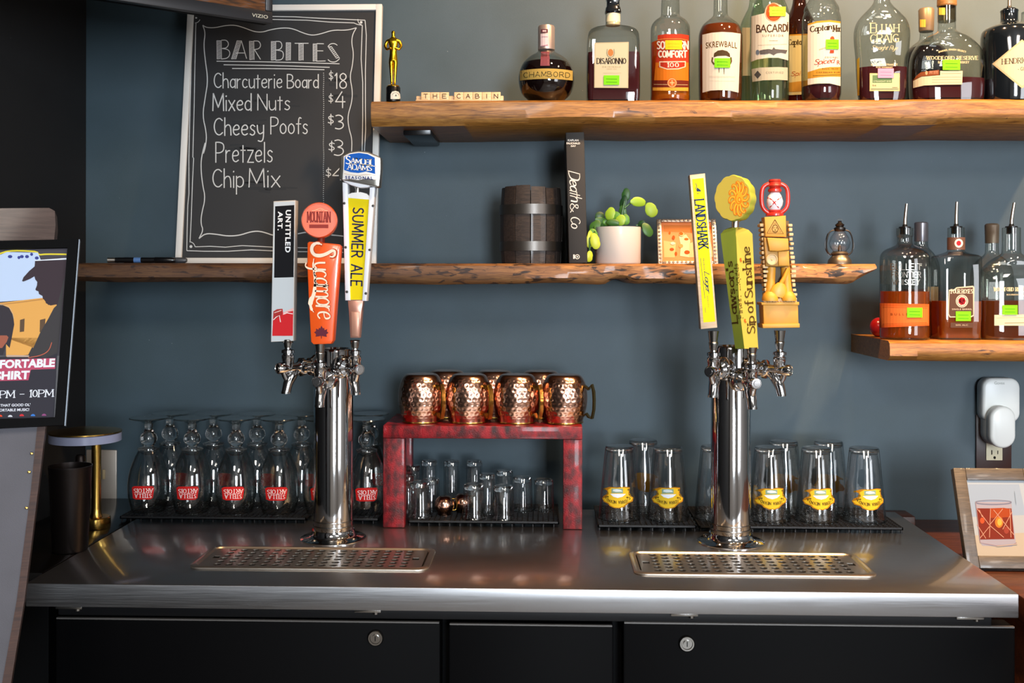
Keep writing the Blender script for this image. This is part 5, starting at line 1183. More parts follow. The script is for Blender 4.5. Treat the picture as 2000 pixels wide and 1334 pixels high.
# potted plant
p = at(1207, 513, 2.235); k = 1 / scl(p); t = thing('potted_plant', 'leafy green trailing cactus in a white pot', 'plant', (p.x, 2.235, Z2)); hz = at(1207, 444, 2.235).z - Z2
MB().lathe([(0, .0004), (42 * k, .0004), (44 * k, .003), (44.5 * k, hz), (42.5 * k, hz), (41.5 * k, hz - .004), (41 * k, .01), (0, .01)], 48).build('pot', mat('white_ceramic', '#c9c3bd', .45, coat=.2), t)
MB().lathe([(0, hz - .012), (41 * k, hz - .012), (38 * k, hz - .006), (0, hz - .004)], 24).build('soil', mat('potting_soil', '#2a1d14', .9), t)
gr = ['#2f5a22', '#7fa32a', '#4f8428', '#a8b82e', '#1f4420']; gm = [mat('leaf_green_%d' % i, c, .4, spec=.4) for i, c in enumerate(gr)]
def leaf(cx_, cy_, w_, h_, rot, dy, mi):
    q_ = at(cx_, cy_, 2.235 + dy); o_ = Vector((q_.x - p.x, dy, q_.z - Z2)); a, b_ = w_ * k / 2, h_ * k / 2
    M_ = Matrix.Translation(o_) @ Matrix.Rotation(R(rot), 4, 'Y') @ Matrix.Rotation(R(18 * math.sin(cx_)), 4, 'Z'); rs = []
    for s_, zz_ in ((.82, -.0012), (1, 0), (.82, .0012)):
        r_ = []
        for j in range(20):
            an = 2 * math.pi * j / 20; nt = 1 - .10 * (j % 4 == 0) * (abs(math.cos(an)) > .3); r_.append((a * s_ * nt * math.cos(an), zz_ - .10 * a * abs(math.cos(an)), b_ * s_ * math.sin(an) * (1 + .12 * math.sin(an))))
        rs.append(r_)
    MB().rings(rs, 0, M_).build('leaf', gm[mi], t, 50)
def zq(x, y): return (950 + x / 4.447, 240 + y / 4.447)
for x, y, w_, h_, ro, dy, mi in ((1212, 630, 17, 26, 5, .01, 0), (1190, 700, 15, 30, 10, .008, 4), (1185, 775, 16, 24, -8, .005, 0), (1315, 690, 33, 19, 4, -.01, 1), (1433, 762, 24, 30, -25, -.015, 1), (1075, 795, 20, 26, 15, -.01, 1), (1130, 830, 22, 26, -20, -.006, 2), (1165, 850, 20, 22, 20, -.012, 1),
                             (1010, 870, 36, 18, 28, 0, 0), (985, 815, 20, 18, -20, .012, 4), (940, 905, 20, 28, 35, -.008, 0), (945, 1035, 19, 32, -12, -.05, 3), (897, 1020, 14, 34, 4, -.045, 3), (893, 1165, 14, 22, 8, -.05, 3), (930, 965, 16, 20, -30, -.03, 2), (1400, 935, 20, 30, -30, -.01, 0), (1355, 885, 18, 16, -40, -.002, 4), (1060, 860, 24, 16, -10, .0, 2), (1210, 845, 16, 22, -5, -.002, 2), (1100, 870, 26, 14, 5, -.014, 0)):
    a = zq(x, y); leaf(a[0], a[1], w_, h_, ro, dy, mi)
st_ = MB()
for pts in (((1170, 890), (1180, 780), (1200, 680)), ((1200, 740), (1260, 690), (1400, 700), (1420, 740)), ((1100, 890), (1020, 860), (940, 900), (940, 980), (900, 1000), (895, 1140)), ((1300, 890), (1360, 880), (1400, 930))):
    P = []
    for i, (x, y) in enumerate(pts):
        a = zq(x, y); dy = -.05 * min(1, max(0, (y - 880) / 100)) if x < 1000 else 0; q_ = at(a[0], a[1], 2.235 + dy); P.append((q_.x - p.x, dy + .001, q_.z - Z2))
    st_.tube(P, .0018, 6)
st_.build('stems', gm[0], t)

# small photo frame
fl_, frr = at(1286, 513, 2.235), at(1404, 513, 2.235); ztf = at(1340, 428, 2.27).z; w_ = frr.x - fl_.x; ln = math.atan2(.035, ztf - Z2); hf = (ztf - Z2) / math.cos(ln)
t = thing('photo_frame', 'small ornate silver frame with orange-tinted picture', 'picture frame', M=Matrix.Translation((fl_.x, 2.24, Z2 + .001)) @ Matrix.Rotation(-ln, 4, 'X')); b_ = .010
for a, c_ in (((0, 0, 0), (b_, .010, hf)), ((w_ - b_, 0, 0), (w_, .010, hf)), ((b_, 0, 0), (w_ - b_, .010, b_ * .7)), ((b_, 0, hf - b_ * .7), (w_ - b_, .010, hf))):
    m = MB().box(a, c_, bev=.002, seg=2)
    vert = a[2] == 0 and c_[2] == hf; n = 12
    for i in range(n):
        f = (i + .5) / n; c0 = ((a[0] + c_[0]) / 2, -.0005, lerp(a[2], c_[2], f)) if vert else (lerp(a[0], c_[0], f), -.0005, (a[2] + c_[2]) / 2)
        m.loft([(-.0025, .0012, .001, 2), (0, .0032, .0022, 2), (.0025, .0012, .001, 2)], 8, 0, Matrix.Translation(c0))
    m.build('frame_rail', mat('antique_silver', '#c8beb0', .35, .8), t)
pic = MB().box((b_ - .001, .004, b_ * .7 - .001), (w_ - b_ + .001, .009, hf - b_ * .7 + .001)).build('picture', mat('picture_orange', '#d9773a', .4), t)
MB().box((w_ * .4, .012, .0), (w_ * .6, .014, hf * .8), M=Matrix.Translation((0, .0, 0)) @ Matrix.Rotation(R(-14), 4, 'X')).build('easel_back', M_BLACK, t)
d = Decal(.3); rn = random.Random(8)
d.poly([(1296, 440), (1392, 440), (1394, 456), (1296, 452)], '#e08a48'); d.poly([(1296, 470), (1320, 474), (1318, 503), (1297, 503)], '#ecbf86'); d.poly([(1326, 462), (1340, 458), (1348, 470), (1346, 503), (1328, 500), (1330, 480)], '#f3dcb4'); d.poly([(1346, 476), (1360, 470), (1388, 474), (1394, 502), (1346, 503)], '#f0cfa0')
for i in range(16): d.ell(1300 + rn.random() * 88, 442 + rn.random() * 56, rn.uniform(2, 7), rn.uniform(2, 5), rn.choice(['#c9551c', '#e8a05c', '#f5e6c8', '#d8691e', '#f0c48c']), n=9)
d.put('picture_print', pic, t, flat=(1325, 475), gain=.75)

# little lantern
cx = 1640; p = at(cx, 513, 2.26); k = 1 / scl(p); t = thing('miniature_lantern', 'tiny dark metal hurricane lantern on the middle shelf', 'lantern', (p.x, 2.26, Z2)); Zl = lambda y: at(cx, y, 2.26).z - Z2
MB().lathe([(0, .0003), (23 * k, .0003), (22 * k, Zl(508)), (17 * k, Zl(502)), (14 * k, Zl(498)), (17 * k, Zl(495)), (13 * k, Zl(491))], 28).build('base', mat('aged_pewter', '#7d7468', .35, .9), t)
MB().lathe([(11 * k, Zl(492)), (18 * k, Zl(484)), (20.5 * k, Zl(475)), (17 * k, Zl(463)), (10 * k, Zl(453)), (8 * k, Zl(450))], 28).build('globe', M_GLASS, t)
MB().lathe([(3 * k, Zl(492)), (4 * k, Zl(485)), (1 * k, Zl(478))], 10).build('burner', M_PEWTER, t)
MB().lathe([(9 * k, Zl(452)), (11 * k, Zl(449)), (11 * k, Zl(445)), (7 * k, Zl(443)), (9 * k, Zl(439)), (5 * k, Zl(436)), (3 * k, Zl(434)), (4 * k, Zl(432)), (0, Zl(431))], 20).build('cap', M_PEWTER, t)
m = MB()
for s_ in (-1, 1): m.tube([(s_ * x * k, 0, Zl(y)) for x, y in chaikin([(8, 449), (18, 451), (23, 460), (26, 475), (25, 490), (18, 498), (13, 497)], 2)], .0015, 8)
m.tube([(x * k, .004, Zl(y)) for x, y in chaikin([(-22, 455), (-30, 480), (-20, 500)], 2)], .0008, 6); m.tube([(x * k, .004, Zl(y)) for x, y in chaikin([(22, 455), (30, 480), (24, 494)], 2)], .0008, 6)
m.build('side_tubes', M_PEWTER, t)
MB().tube([(5 * k * math.cos(R(a)), 0, Zl(432) + .001 + 3 * k * math.sin(R(a))) for a in range(0, 181, 20)], .0007, 6).build('ring', M_PEWTER, t)

# ================================================================== COUNTER
ZM = ZT + .0115                                      # top of the rubber mats
def bar_mat(name, x0, x1, y0, y1, label, pitch=.0105):
    m = MB(); w_, d_ = x1 - x0, y1 - y0; nx, ny = int(w_ / pitch), max(2, int(d_ / pitch))
    m.box((0, 0, .0062), (w_, d_, .0078)); m.box((0, 0, .0062), (w_, .0022, .0115)); m.box((0, d_ - .0022, .0062), (w_, d_, .0115)); m.box((0, 0, .0062), (.0022, d_, .0115)); m.box((w_ - .0022, 0, .0062), (w_, d_, .0115))
    for i in range(1, nx): x = w_ * i / nx; m.box((x - .0012, .002, .0078), (x + .0012, d_ - .002, .0112))
    for j in range(1, ny): y = d_ * j / ny; m.box((.002, y - .0012, .0078), (w_ - .002, y + .0012, .0112))
    o_ = m.build('mat_top', M_RUBBER, None, 0); t_ = thing(name, label, 'bar mat', (x0, y0, ZT + .0004)); o_.parent = t_
    f = MB()
    for i in range(0, nx + 1, 2):
        for j in range(0, ny + 1, 3): x, y = min(max(w_ * i / nx, .003), w_ - .003), min(max(d_ * j / ny, .003), d_ - .003); f.cyl((x, y, 0), (x, y, .0063), .0018, seg=6)
    f.build('mat_feet', M_RUBBER, t_, 0, kind='stuff'); return t_
xa, xb = floor_at(232, 1022, ZT).x, floor_at(612, 1022, ZT).x
bar_mat('bar_mat', at(238, 1015, 2.19).x, at(600, 1015, 2.19).x, 2.180, 2.335, 'long black rubber mat under the stemmed goblets left of the tower')
bar_mat('bar_mat', at(668, 1015, 2.19).x, at(741, 1015, 2.19).x, 2.180, 2.335, 'narrow black rubber mat between the left tower and red stand')
bar_mat('bar_mat', at(797, 1022, 2.165).x, at(1092, 1022, 2.165).x, 2.165, 2.335, 'black rubber mat under the small glasses inside the red stand')
bar_mat('bar_mat', at(1168, 1030, 2.14).x, at(1360, 1030, 2.14).x, 2.14, 2.325, 'black rubber mat under the two leftmost pint glasses')
bar_mat('bar_mat', at(1366, 1032, 2.14).x, at(1764, 1032, 2.14).x, 2.14, 2.325, 'long black rubber mat under the pint glasses by the right tower')

# red stand
sx0, sx1 = at(748, 1030, 2.15).x, at(1137, 1030, 2.15).x; zt_ = at(940, 832, 2.15).z - ZT; zb_ = at(940, 857, 2.15).z - ZT
t = thing('red_stand', 'worn red painted wooden bench stand carrying the copper mugs', 'stand', (sx0, 2.15, ZT + .0003)); ws = sx1 - sx0; lw_ = at(790, 950, 2.15).x - sx0
MB().box((0, -.003, zb_), (ws, .185, zt_), bev=.0018).build('top_board', M_RED, t)
MB().box((0, 0, 0), (lw_, .030, zb_ - .0005), bev=.0015).build('leg', M_RED, t); MB().box((ws - lw_ * .88, 0, 0), (ws, .030, zb_ - .0005), bev=.0015).build('leg', M_RED, t)
MB().box((.004, .150, 0), (lw_ - .004, .18, zb_ - .0005), bev=.0015).build('leg', M_RED, t); MB().box((ws - lw_ + .008, .150, 0), (ws - .004, .18, zb_ - .0005), bev=.0015).build('leg', M_RED, t)
ZS = ZT + .0003 + zt_

# copper mugs (stand upside down)
def copper_mug(loc, rz, label, sc=1.0, group='copper mugs on the red stand'):
    t_ = thing('copper_mug', label, 'mug', loc, rz, group); H_ = .099 * sc
    P = [(.0375, 0), (.0385, .001), (.0388, .006), (.0425, .018), (.0468, .034), (.0480, .052), (.0462, .070), (.0425, .083), (.0375, .092), (.0335, .0965), (.028, .099), (0, .099)]
    P = [(r * sc, z * sc) for r, z in P]
    pp = [P[0]] + chaikin(P, 2)[1:]
    MB().lathe([(.0365 * sc, .001), (.0395 * sc, .022 * sc)] + [] , 40, cap0=False, cap1=False).build('inner_lip', M_COPPER, t_)
    fine = []                                        # resample the profile, then beat rows of shallow dimples into it
    for (r0_, z0_), (r1_, z1_) in zip(pp, pp[1:]):
        n_ = max(1, int(math.hypot(r1_ - r0_, z1_ - z0_) / .0011)); fine += [(lerp(r0_, r1_, i / n_), lerp(z0_, z1_, i / n_)) for i in range(n_)]
    fine.append(pp[-1]); NS = 150; rs = []
    for r_, z_ in fine:
        ring = []
        for j in range(NS):
            th = 2 * math.pi * j / NS; dz = 0
            if .012 * sc < z_ < .088 * sc:
                row = round((z_ - .012 * sc) / (.0095 * sc)); cz_ = .012 * sc + row * .0095 * sc; K = 26; off_ = .5 * (row % 2)
                c_ = (round(th / (2 * math.pi) * K - off_) + off_) * 2 * math.pi / K; dd_ = math.hypot((th - c_) * r_, z_ - cz_) / (.0040 * sc)
                if dd_ < 1: dz = -.00062 * sc * (1 - dd_ * dd_) ** 1.2
            ring.append(((r_ + dz) * math.cos(th), (r_ + dz) * math.sin(th), z_))
        rs.append(ring)
    MB().rings(rs, cap0=False).build('hammered_body', M_COPPER, t_, 60)
    MB().lathe([(.0368 * sc, .0004), (.0392 * sc, .0004), (.0396 * sc, .0018), (.0392 * sc, .0032), (.0378 * sc, .0034)], 40, cap0=False, cap1=False).build('brass_rim', M_BRASS, t_)
    hp = [(.0440, 0, .016), (.0500, 0, .021), (.0540, 0, .015), (.0620, 0, .012), (.0660, 0, .030), (.0665, 0, .050), (.0655, 0, .066), (.0620, 0, .080), (.0540, 0, .070), (.0500, 0, .074), (.0440, 0, .078)]
    m_ = MB(); n = len(hp); rs_ = []
    for i in range(n):
        a_ = Vector(hp[max(i - 1, 0)]); b2 = Vector(hp[min(i + 1, n - 1)]); tt = (b2 - a_).normalized(); nn = Vector((tt.z, 0, -tt.x)); c2 = Vector(hp[i])
        rs_.append([tuple((c2 + nn * .0016 + Vector((0, .005, 0))) * sc), tuple((c2 - nn * .0016 + Vector((0, .005, 0))) * sc), tuple((c2 - nn * .0016 - Vector((0, .005, 0))) * sc), tuple((c2 + nn * .0016 - Vector((0, .005, 0))) * sc)])
    m_.rings(rs_); m_.build('handle', M_BRASS, t_, 30); return t_
YM = 2.205; xs = [at(c, 830, YM).x for c in (823, 916, 1009, 1102)]
mug = copper_mug((xs[0], YM, ZS + .0005), R(-42), 'hammered copper mug at the left end of the front row')
for x, lb, a in ((xs[1], 'second hammered copper mug from the left in the front row', -44), (xs[2], 'third hammered copper mug from the left in the front row', -40), (xs[3], 'front hammered copper mug at the right end, its handle fully visible', -26)):
    dup(mug, (x, YM, ZS + .0005), R(a), lb)
for c, lb in ((872, 'hammered copper mug behind the gap of the two left front mugs'), (966, 'hammered copper mug behind the middle pair of front mugs'), (1056, 'hammered copper mug behind the two right front mugs')):
    dup(mug, (at(c, 830, 2.292).x, 2.292, ZS + .0005), R(62), lb)

# inverted stemmed goblets
gl_src = None
def goblet(loc, label):
    t_ = thing('beer_goblet', label, 'goblet', loc, 0, 'upturned stemmed goblets')
    P = [(.0335, 0), (.0372, .012), (.0405, .028), (.0425, .046), (.0415, .066), (.0375, .088), (.0305, .108), (.0225, .124), (.0205, .128)]
    out = [P[0]] + chaikin(P, 2)[1:]; inn = [(r - .0013, z) for r, z in out[::-1]]
    inn[0] = (inn[0][0], inn[0][1] - .002)
    bowl = MB().lathe(out + [(.012, .1285)], 48, cap0=False, cap1=False).build('bowl', M_GLASS, t_, 60)
    MB().lathe([(r - .0016, z) for r, z in out[:-3]] + [(.012, .119), (0, .121)], 32, cap0=False, cap1=False).build('bowl_inside', M_GLASS, t_, 60)
    MB().lathe([(.0334, .0), (.0342, .0006), (.0334, .0014), (.0326, .0006), (.0334, 0)], 48, cap0=False, cap1=False).build('rim', M_SGLASS, t_)
    st = [(.0, .1275), (.0205, .128), (.0225, .130), (.0222, .1325), (.014, .1345), (.010, .1365), (.0135, .141), (.0168, .148), (.0172, .154), (.0150, .161), (.0098, .168), (.0075, .173), (.0088, .177), (.0085, .181), (.0095, .184), (0, .184)]
    MB().lathe(st, 40).build('stem', M_SGLASS, t_, 50)
    MB().lathe([(.009, .1835), (.018, .1888), (.030, .1918), (.0385, .1936), (.0396, .1950), (.0385, .1966), (.020, .1966), (0, .1955)], 48, cap0=False, cap1=False).build('foot', M_FOOT, t_, 50)
    return t_, bowl
YG = 2.235
gx = [at(c, 1000, YG).x for c in (290, 375, 461, 545, 631, 716)]
gt, bowl = goblet((gx[0], YG, ZM), 'upturned stemmed goblet at the left end of the front row')
d = Decal(.45); rdx = '#c2221f'
d.poly([(258, 952), (262, 949.5), (298, 949.5), (301, 953), (298.5, 972), (293, 975.5), (266, 975.5), (260, 973)], rdx)
for tx, bx, w_ in (('STELLA', (264, 964.5, 296, 972), 1.15), ('ARTOIS', (262, 954.5, 298, 962.5), 1.2)): d.hand(tx, bx, '#f1e4dc', w=w_, rot=180, style='serif', gap=1.8, thin=.6)
d.put('red_emblem', bowl, gt, grid=5, off=.0006)
for i, lb in ((1, 'second upturned stemmed goblet from the left in the front row'), (2, 'third upturned stemmed goblet from the left in the front row'), (3, 'fourth upturned goblet in the front row, nearest the tower on its left'), (5, 'upturned stemmed goblet between the left tower and the red stand')):
    dup(gt, (gx[i], YG, ZM), R((-2, 1, 3, 2, 0, 6)[i]), lb)
dup(gt, (gx[4], YG, ZM), R(4), 'upturned stemmed goblet half hidden behind the left side of the left tower')
for c, lb in ((336, 'upturned goblet in the second row between the first two front goblets'), (421, 'upturned goblet in the second row between the second and third front goblets'), (506, 'upturned goblet in the second row between the third and fourth front goblets')):
    dup(gt, (at(c - 3, 1000, 2.312).x, 2.308, ZM), R(150), lb)
for c, lb in ((591, 'upturned goblet in the rear row close to the left tower'), (723, 'upturned goblet in the rear row close to the red stand')):
    dup(gt, (at(c - 1, 1000, 2.312).x, 2.308 if c < 700 else 2.325, ZM), R(150), lb)

# pint glasses, upturned
def pint(loc, label):
    t_ = thing('pint_glass', label, 'pint glass', loc, 0, 'upturned pint glasses')
    r0, r1, H_ = .0432, .0295, .148
    body_ = MB().lathe([(r0, 0), (r0 + .0003, .002), (lerp(r0, r1, .5), H_ * .5), (r1, H_ - .003), (r1 - .0015, H_ - .0005), (r1 - .004, H_)], 56, cap0=False, cap1=True).build('glass_wall', M_GLASS, t_, 50)
    MB().lathe([(r0 - .0021, 0.0), (lerp(r0, r1, .5) - .0026, H_ * .5), (r1 - .0032, H_ - .013), (r1 - .007, H_ - .011), (0, H_ - .0095)], 48, cap0=False, cap1=False).build('glass_inside', M_GLASS, t_, 50)
    MB().lathe([(r0, .0), (r0 + .0002, .0012), (r0 - .001, .0020), (r0 - .0021, .0012), (r0 - .0021, 0)], 48, cap0=False).build('rim', M_SGLASS, t_)
    MB().lathe([(0, H_ - .0108), (r1 - .0036, H_ - .0118), (r1 - .0008, H_ - .010), (r1 - .0008, H_ - .003), (r1 - .003, H_ - .0008), (r1 - .009, H_ - .0012), (r1 - .012, H_ - .0028), (0, H_ - .0028)], 40).build('thick_base', M_SGLASS, t_, 40)
    return t_, body_
YP = 2.205
px_ = [(1210, YP), (1304.5, YP), (1400, 2.225), (1502, YP), (1594.5, YP), (1687.5, YP)]
pt, pb = pint((at(1304.5, 1025, YP).x, YP, ZM), 'upturned pint glass second from the red stand in the front row')
d = Decal(.45); g1, g2 = '#d9b52c', '#a8741c'
def s(x, y): return (1304.5 + (x - 945) / 5.56, 840 + y / 5.56)
d.poly([s(*v) for v in ((770, 745), (790, 720), (840, 695), (830, 665), (790, 640), (860, 622), (940, 628), (1020, 618), (1075, 625), (1070, 680), (1090, 720), (1110, 735), (1105, 775), (1060, 800), (1020, 840), (970, 855), (910, 852), (860, 830), (840, 805), (790, 785))], g2)
d.poly([s(*v) for v in ((778, 748), (810, 740), (850, 700), (838, 655), (880, 632), (940, 636), (1010, 628), (1062, 635), (1060, 700), (1102, 742), (1090, 770), (1050, 790), (1010, 832), (965, 847), (915, 844), (870, 822), (850, 795), (800, 778))], g1)
d.poly([s(*v) for v in ((880, 640), (1005, 640), (1005, 690), (880, 690))], '#7f9c86'); d.poly([s(*v) for v in ((900, 650), (940, 645), (985, 655), (1000, 672), (930, 676), (895, 668))], '#c6d4dc')
d.poly([s(*v) for v in ((865, 697), (1035, 697), (1000, 728), (950, 742), (900, 728))], '#dfe6f2')
for v in ((800, 645), (835, 690), (1060, 650), (1075, 705), (840, 730), (1050, 735)): d.ell(*s(*v), 2.2, 1.8, '#6f5a1c', n=8)
a, b_ = s(815, 805), s(1085, 745); 
for i, ch_ in enumerate('SIERRA NEVADA'):
    f = i / 12; xx = 1082 - f * 255; yy = 742 + 55 * (1 - (2 * f - 1) ** 2) ** .5 * .9; P0 = s(xx, yy - 18)
    if ch_ != ' ': d.hand(ch_, None, '#4a3a1a', w=.9, fr=(P0, (-2.9, 1.2 * (1 - 2 * f) * .8), (0, 5.4)))
d.put('gold_crest', pb, pt, grid=4, off=.0006)
dup(pt, (at(1210, 1025, YP).x, YP, ZM), R(-4), 'upturned pint glass at the left end, nearest the red stand')
dup(pt, (at(1397, 1025, 2.215).x, 2.215, ZM), R(60), 'upturned pint glass half hidden behind the right tower')
for (c, Y), a, lb in ((px_[3], 3, 'upturned pint glass just right of the right tower'), (px_[4], 5, 'upturned pint glass second from the right end of the front row'), (px_[5], 9, 'upturned pint glass at the right end of the row')):
    dup(pt, (at(c, 1028, Y).x, Y, ZM), R(a), lb)
for c, lb in ((1256, 'upturned pint glass behind the two leftmost pint glasses'), (1530, 'upturned pint glass in the back row right of the tower'), (1618, 'upturned pint glass in the back row between the two right front ones')):
    dup(pt, (at(c, 1010, 2.292).x, 2.292, ZM), R(170), lb)

# small glasses in the stand
def shot(loc, label, r0, r1, H_, flare=False, seg=36, base=.010):
    t_ = thing('shot_glass', label, 'shot glass', loc, 0, 'small glasses inside the red stand')
    P = [(r0 * 1.12, 0), (r0 * 1.04, .004), (r0, .012), (r1, H_ - .003), (r1 - .002, H_)] if flare else [(r0, 0), (r1, H_ - .003), (r1 - .002, H_)]
    MB().lathe(P, seg, cap0=False).build('glass_wall', M_GLASS, t_, 50)
    MB().lathe([(P[0][0] - .0018, 0), (r0 - .0028, .013), (r1 - .003, H_ - base - .003), (0, H_ - base)], seg, cap0=False, cap1=False).build('glass_inside', M_GLASS, t_, 50)
    MB().lathe([(0, H_ - base + .001), (r1 - .0022, H_ - base - .001), (r1 - .0006, H_ - base + .002), (r1 - .0008, H_ - .003), (r1 - .003, H_ - .0005), (0, H_ - .002)], seg).build('thick_base', M_SGLASS, t_, 40)
    MB().lathe([(P[0][0], 0), (P[0][0] + .0002, .001), (P[0][0] - .001, .0016), (P[0][0] - .002, .0008), (P[0][0] - .002, 0)], seg, cap0=False).build('rim', M_SGLASS, t_)
    return t_
SG = [(820, 2.205, .0235, .0205, .072, True, 'upturned shot glass at the front left inside the red stand'), (925, 2.195, .0225, .0205, .070, True, 'upturned front shot glass right of the tiny copper mugs'), (983, 2.192, .0225, .0205, .068, True, 'upturned front shot glass furthest right and nearest the viewer'),
      (797, 2.245, .0185, .0165, .078, False, 'upturned shot glass against the left leg of the stand'), (842, 2.262, .0175, .0175, .068, False, 'upturned shot glass just behind the front left one'), (951, 2.245, .0195, .017, .082, False, 'upturned shot glass behind the pair at the front'),
      (1020, 2.27, .0235, .0195, .072, False, 'upturned wide shot glass on the right part of the mat'), (1062, 2.275, .022, .020, .066, False, 'upturned shot glass nearest the right leg of the stand'), (985, 2.30, .020, .018, .080, False, 'upturned tall shot glass in the back row behind the front right pair'),
      (838, 2.313, .0172, .0172, .098, False, 'tall square-looking shot glass in the back row on the left'), (882, 2.31, .0172, .0172, .098, False, 'tall shot glass in the back row behind the tiny copper mugs'), (926, 2.31, .0172, .0172, .098, False, 'tall shot glass in the back row behind the front middle one'), (806, 2.305, .0165, .0165, .088, False, 'upturned shot glass in the back left corner of the stand')]
for c, Y, r0, r1, H_, fl, lb in SG: shot((at(c, 1000, Y).x, Y, ZM), lb, r0, r1, H_, fl)
def mini(loc, label, rz):
    t_ = thing('miniature_copper_mug', label, 'mug', loc, rz, 'tiny copper mugs in the red stand'); r_ = .0205
    MB().lathe([(.014, 0)] + [(r_ * math.sin(R(a)) , r_ * .98 - r_ * math.cos(R(a))) for a in range(45, 146, 10)] + [(.010, r_ * 1.86), (0, r_ * 1.86)], 32).build('hammered_body', M_COPPER, t_, 50)
    MB().tube([(x, 0, z) for x, z in chaikin([(.017, .008), (.025, .008), (.027, .020), (.025, .031), (.016, .032)], 2)], .0014, 8).build('handle', M_BRASS, t_); return t_
m_ = mini((at(868, 990, 2.225).x, 2.225, ZM), 'tiny round copper mug between the front shot glasses', R(15))
dup(m_, (at(905, 985, 2.252).x, 2.25, ZM), R(30), 'tiny round copper mug half hidden behind a shot glass')

# ------------------------------------------------------------------ left end: lamp, shaker, switch
p = floor_at(188, 1030, ZT); t = thing('table_lamp', 'brass cordless table lamp with flat disc shade and pale band', 'lamp', (p.x, p.y, ZT)); k = 1 / scl(p); zl = lambda y: at(188, y, p.y).z - ZT
MB().lathe([(0, .0004), (26 * k, .0004), (27 * k, .002), (27 * k, .020), (25 * k, .022), (0, .022)], 40).build('base', M_BRASS, t)
MB().lathe([(12 * k, .022), (9.5 * k, .030), (9 * k, .04), (9 * k, zl(862))], 28).build('stem', M_BRASS, t)
sx = at(167, 850, p.y).x - p.x
Tt = Matrix.Translation((sx, 0, 0))
MB().lathe([(0, zl(862)), (64 * k, zl(862)), (67 * k, zl(861)), (67 * k, zl(846)), (64 * k, zl(845)), (0, zl(845))], 56, 0, Tt).build('diffuser_band', mat('pale_blue_acrylic', '#8f97b4', .25), t)
MB().lathe([(66 * k, zl(845)), (67.5 * k, zl(844.5)), (67.5 * k, zl(842)), (50 * k, zl(840)), (30 * k, zl(836)), (0, zl(835))], 56, 0, Tt).build('shade_top', M_BRASS, t)
p = floor_at(137, 1075, ZT); t = thing('bar_shaker', 'dark metal shaker tin standing in front of the brass lamp', 'shaker', (p.x, p.y, ZT)); k = 1 / scl(p); zl = lambda y: at(137, y, p.y).z - ZT
gun = mat('gunmetal', '#2a2422', .35, .8)
MB().lathe([(0, .0004), (31 * k, .0004), (33 * k, .003), (40 * k, zl(915)), (41 * k, zl(912)), (41 * k, zl(909)), (39.5 * k, zl(909)), (32 * k, .006), (0, .006)], 48).build('tin', gun, t)
MB().lathe([(36.3 * k, zl(975)), (37 * k, zl(974)), (36.8 * k, zl(972))], 40, cap0=False, cap1=False).build('bead', gun, t)
p = at(157, 1040, 2.105); t = thing('slim_bottle', 'slim black bottle standing behind the shaker tin', 'bottle', (p.x, 2.105, ZT)); k = 1 / scl(p); zl = lambda y: at(157, y, 2.105).z - ZT
MB().lathe([(0, .0004), (13 * k, .0004), (14 * k, zl(1000)), (12 * k, zl(940)), (9 * k, zl(920)), (9 * k, zl(906))], 28).build('black_body', M_BLACKG, t)
MB().lathe([(9.5 * k, zl(907)), (9.5 * k, zl(892)), (7 * k, zl(888)), (0, zl(887))], 20).build('stopper', gun, t)
p = at(205, 926, YW); t = thing('light_switch', 'beige metal switch plate on the wall behind the brass lamp', 'switch', (p.x - .006, YW, p.z)); 
pl_ = MB().box((-.035, -.006, -.056), (.035, -.0005, .056), bev=.002); pl_.build('plate', mat('tan_metal', '#b3a79a', .4, .3), t)
MB().box((.004, -.012, -.010), (.010, -.006, .012), bev=.0015).build('toggle', mat('toggle_cream', '#c9b48a', .4), t)

# ------------------------------------------------------------------ right end: outlet, adapters, framed print
p = at(1940, 880, YW); t = thing('wall_outlet', 'dark brown outlet plate with ivory receptacle on the right wall', 'outlet', (p.x, YW, p.z))
pz = lambda x, y, Y: (at(x, y, Y).x - p.x, at(x, y, Y).z - p.z)
a, b_ = pz(1906, 925, YW - .005), pz(1976, 810, YW - .005); MB().box((a[0], -.006, a[1]), (b_[0], -.0005, b_[1]), bev=.002).build('cover_plate', M_BROWNP, t)
a, b_ = pz(1926, 899, YW - .008), pz(1958, 830, YW - .008); rc = MB().box((a[0], -.009, a[1]), (b_[0], -.006, b_[1]), bev=.001).build('receptacle', M_IVORY, t)
d = Decal(.5); d.rect(1936, 879, 1938, 888, '#1c1a16'); d.rect(1948, 880, 1949.6, 887, '#1c1a16'); d.ell(1942.5, 893.5, 2.6, 2.6, '#1c1a16', n=12); d.rect(1941, 893.5, 1944.5, 896.5, '#1c1a16'); d.put('socket_slots', rc, t)
t3 = thing('smart_plug', 'large white rounded-square plug-in unit above the oval one', 'plug', (p.x, YW - .009, p.z))
def rrect(x0, y0, x1, y1, r, n=8):
    out = []
    for cx_, cy_, s_ in ((x1 - r, y1 - r, 0), (x0 + r, y1 - r, 90), (x0 + r, y0 + r, 180), (x1 - r, y0 + r, 270)):
        for k_ in range(n + 1): an = R(s_ + 90 * k_ / n); out.append((cx_ + r * math.cos(an), cy_ + r * math.sin(an)))
    return out
def pill(t_, x0, y0, x1, y1, r, Yf, dep, nm):
    rs = []
    cxp, cyp = (x0 + x1) / 2, (y0 + y1) / 2
    for ins, yy in ((5, Yf), (1.5, Yf + .002), (0, Yf + .006), (0, Yf + dep - .002), (1.5, Yf + dep)):
        rs.append([(at(x, y, Yf).x - t_.location.x, yy - t_.location.y, at(x, y, Yf).z - t_.location.z) for x, y in rrect(x0 + ins, y0 + ins, x1 - ins, y1 - ins, min(r - ins * .6, (x1 - x0) / 2 - ins - .05))])
    return MB().rings(rs).build(nm, M_WHITEP, t_, 50)
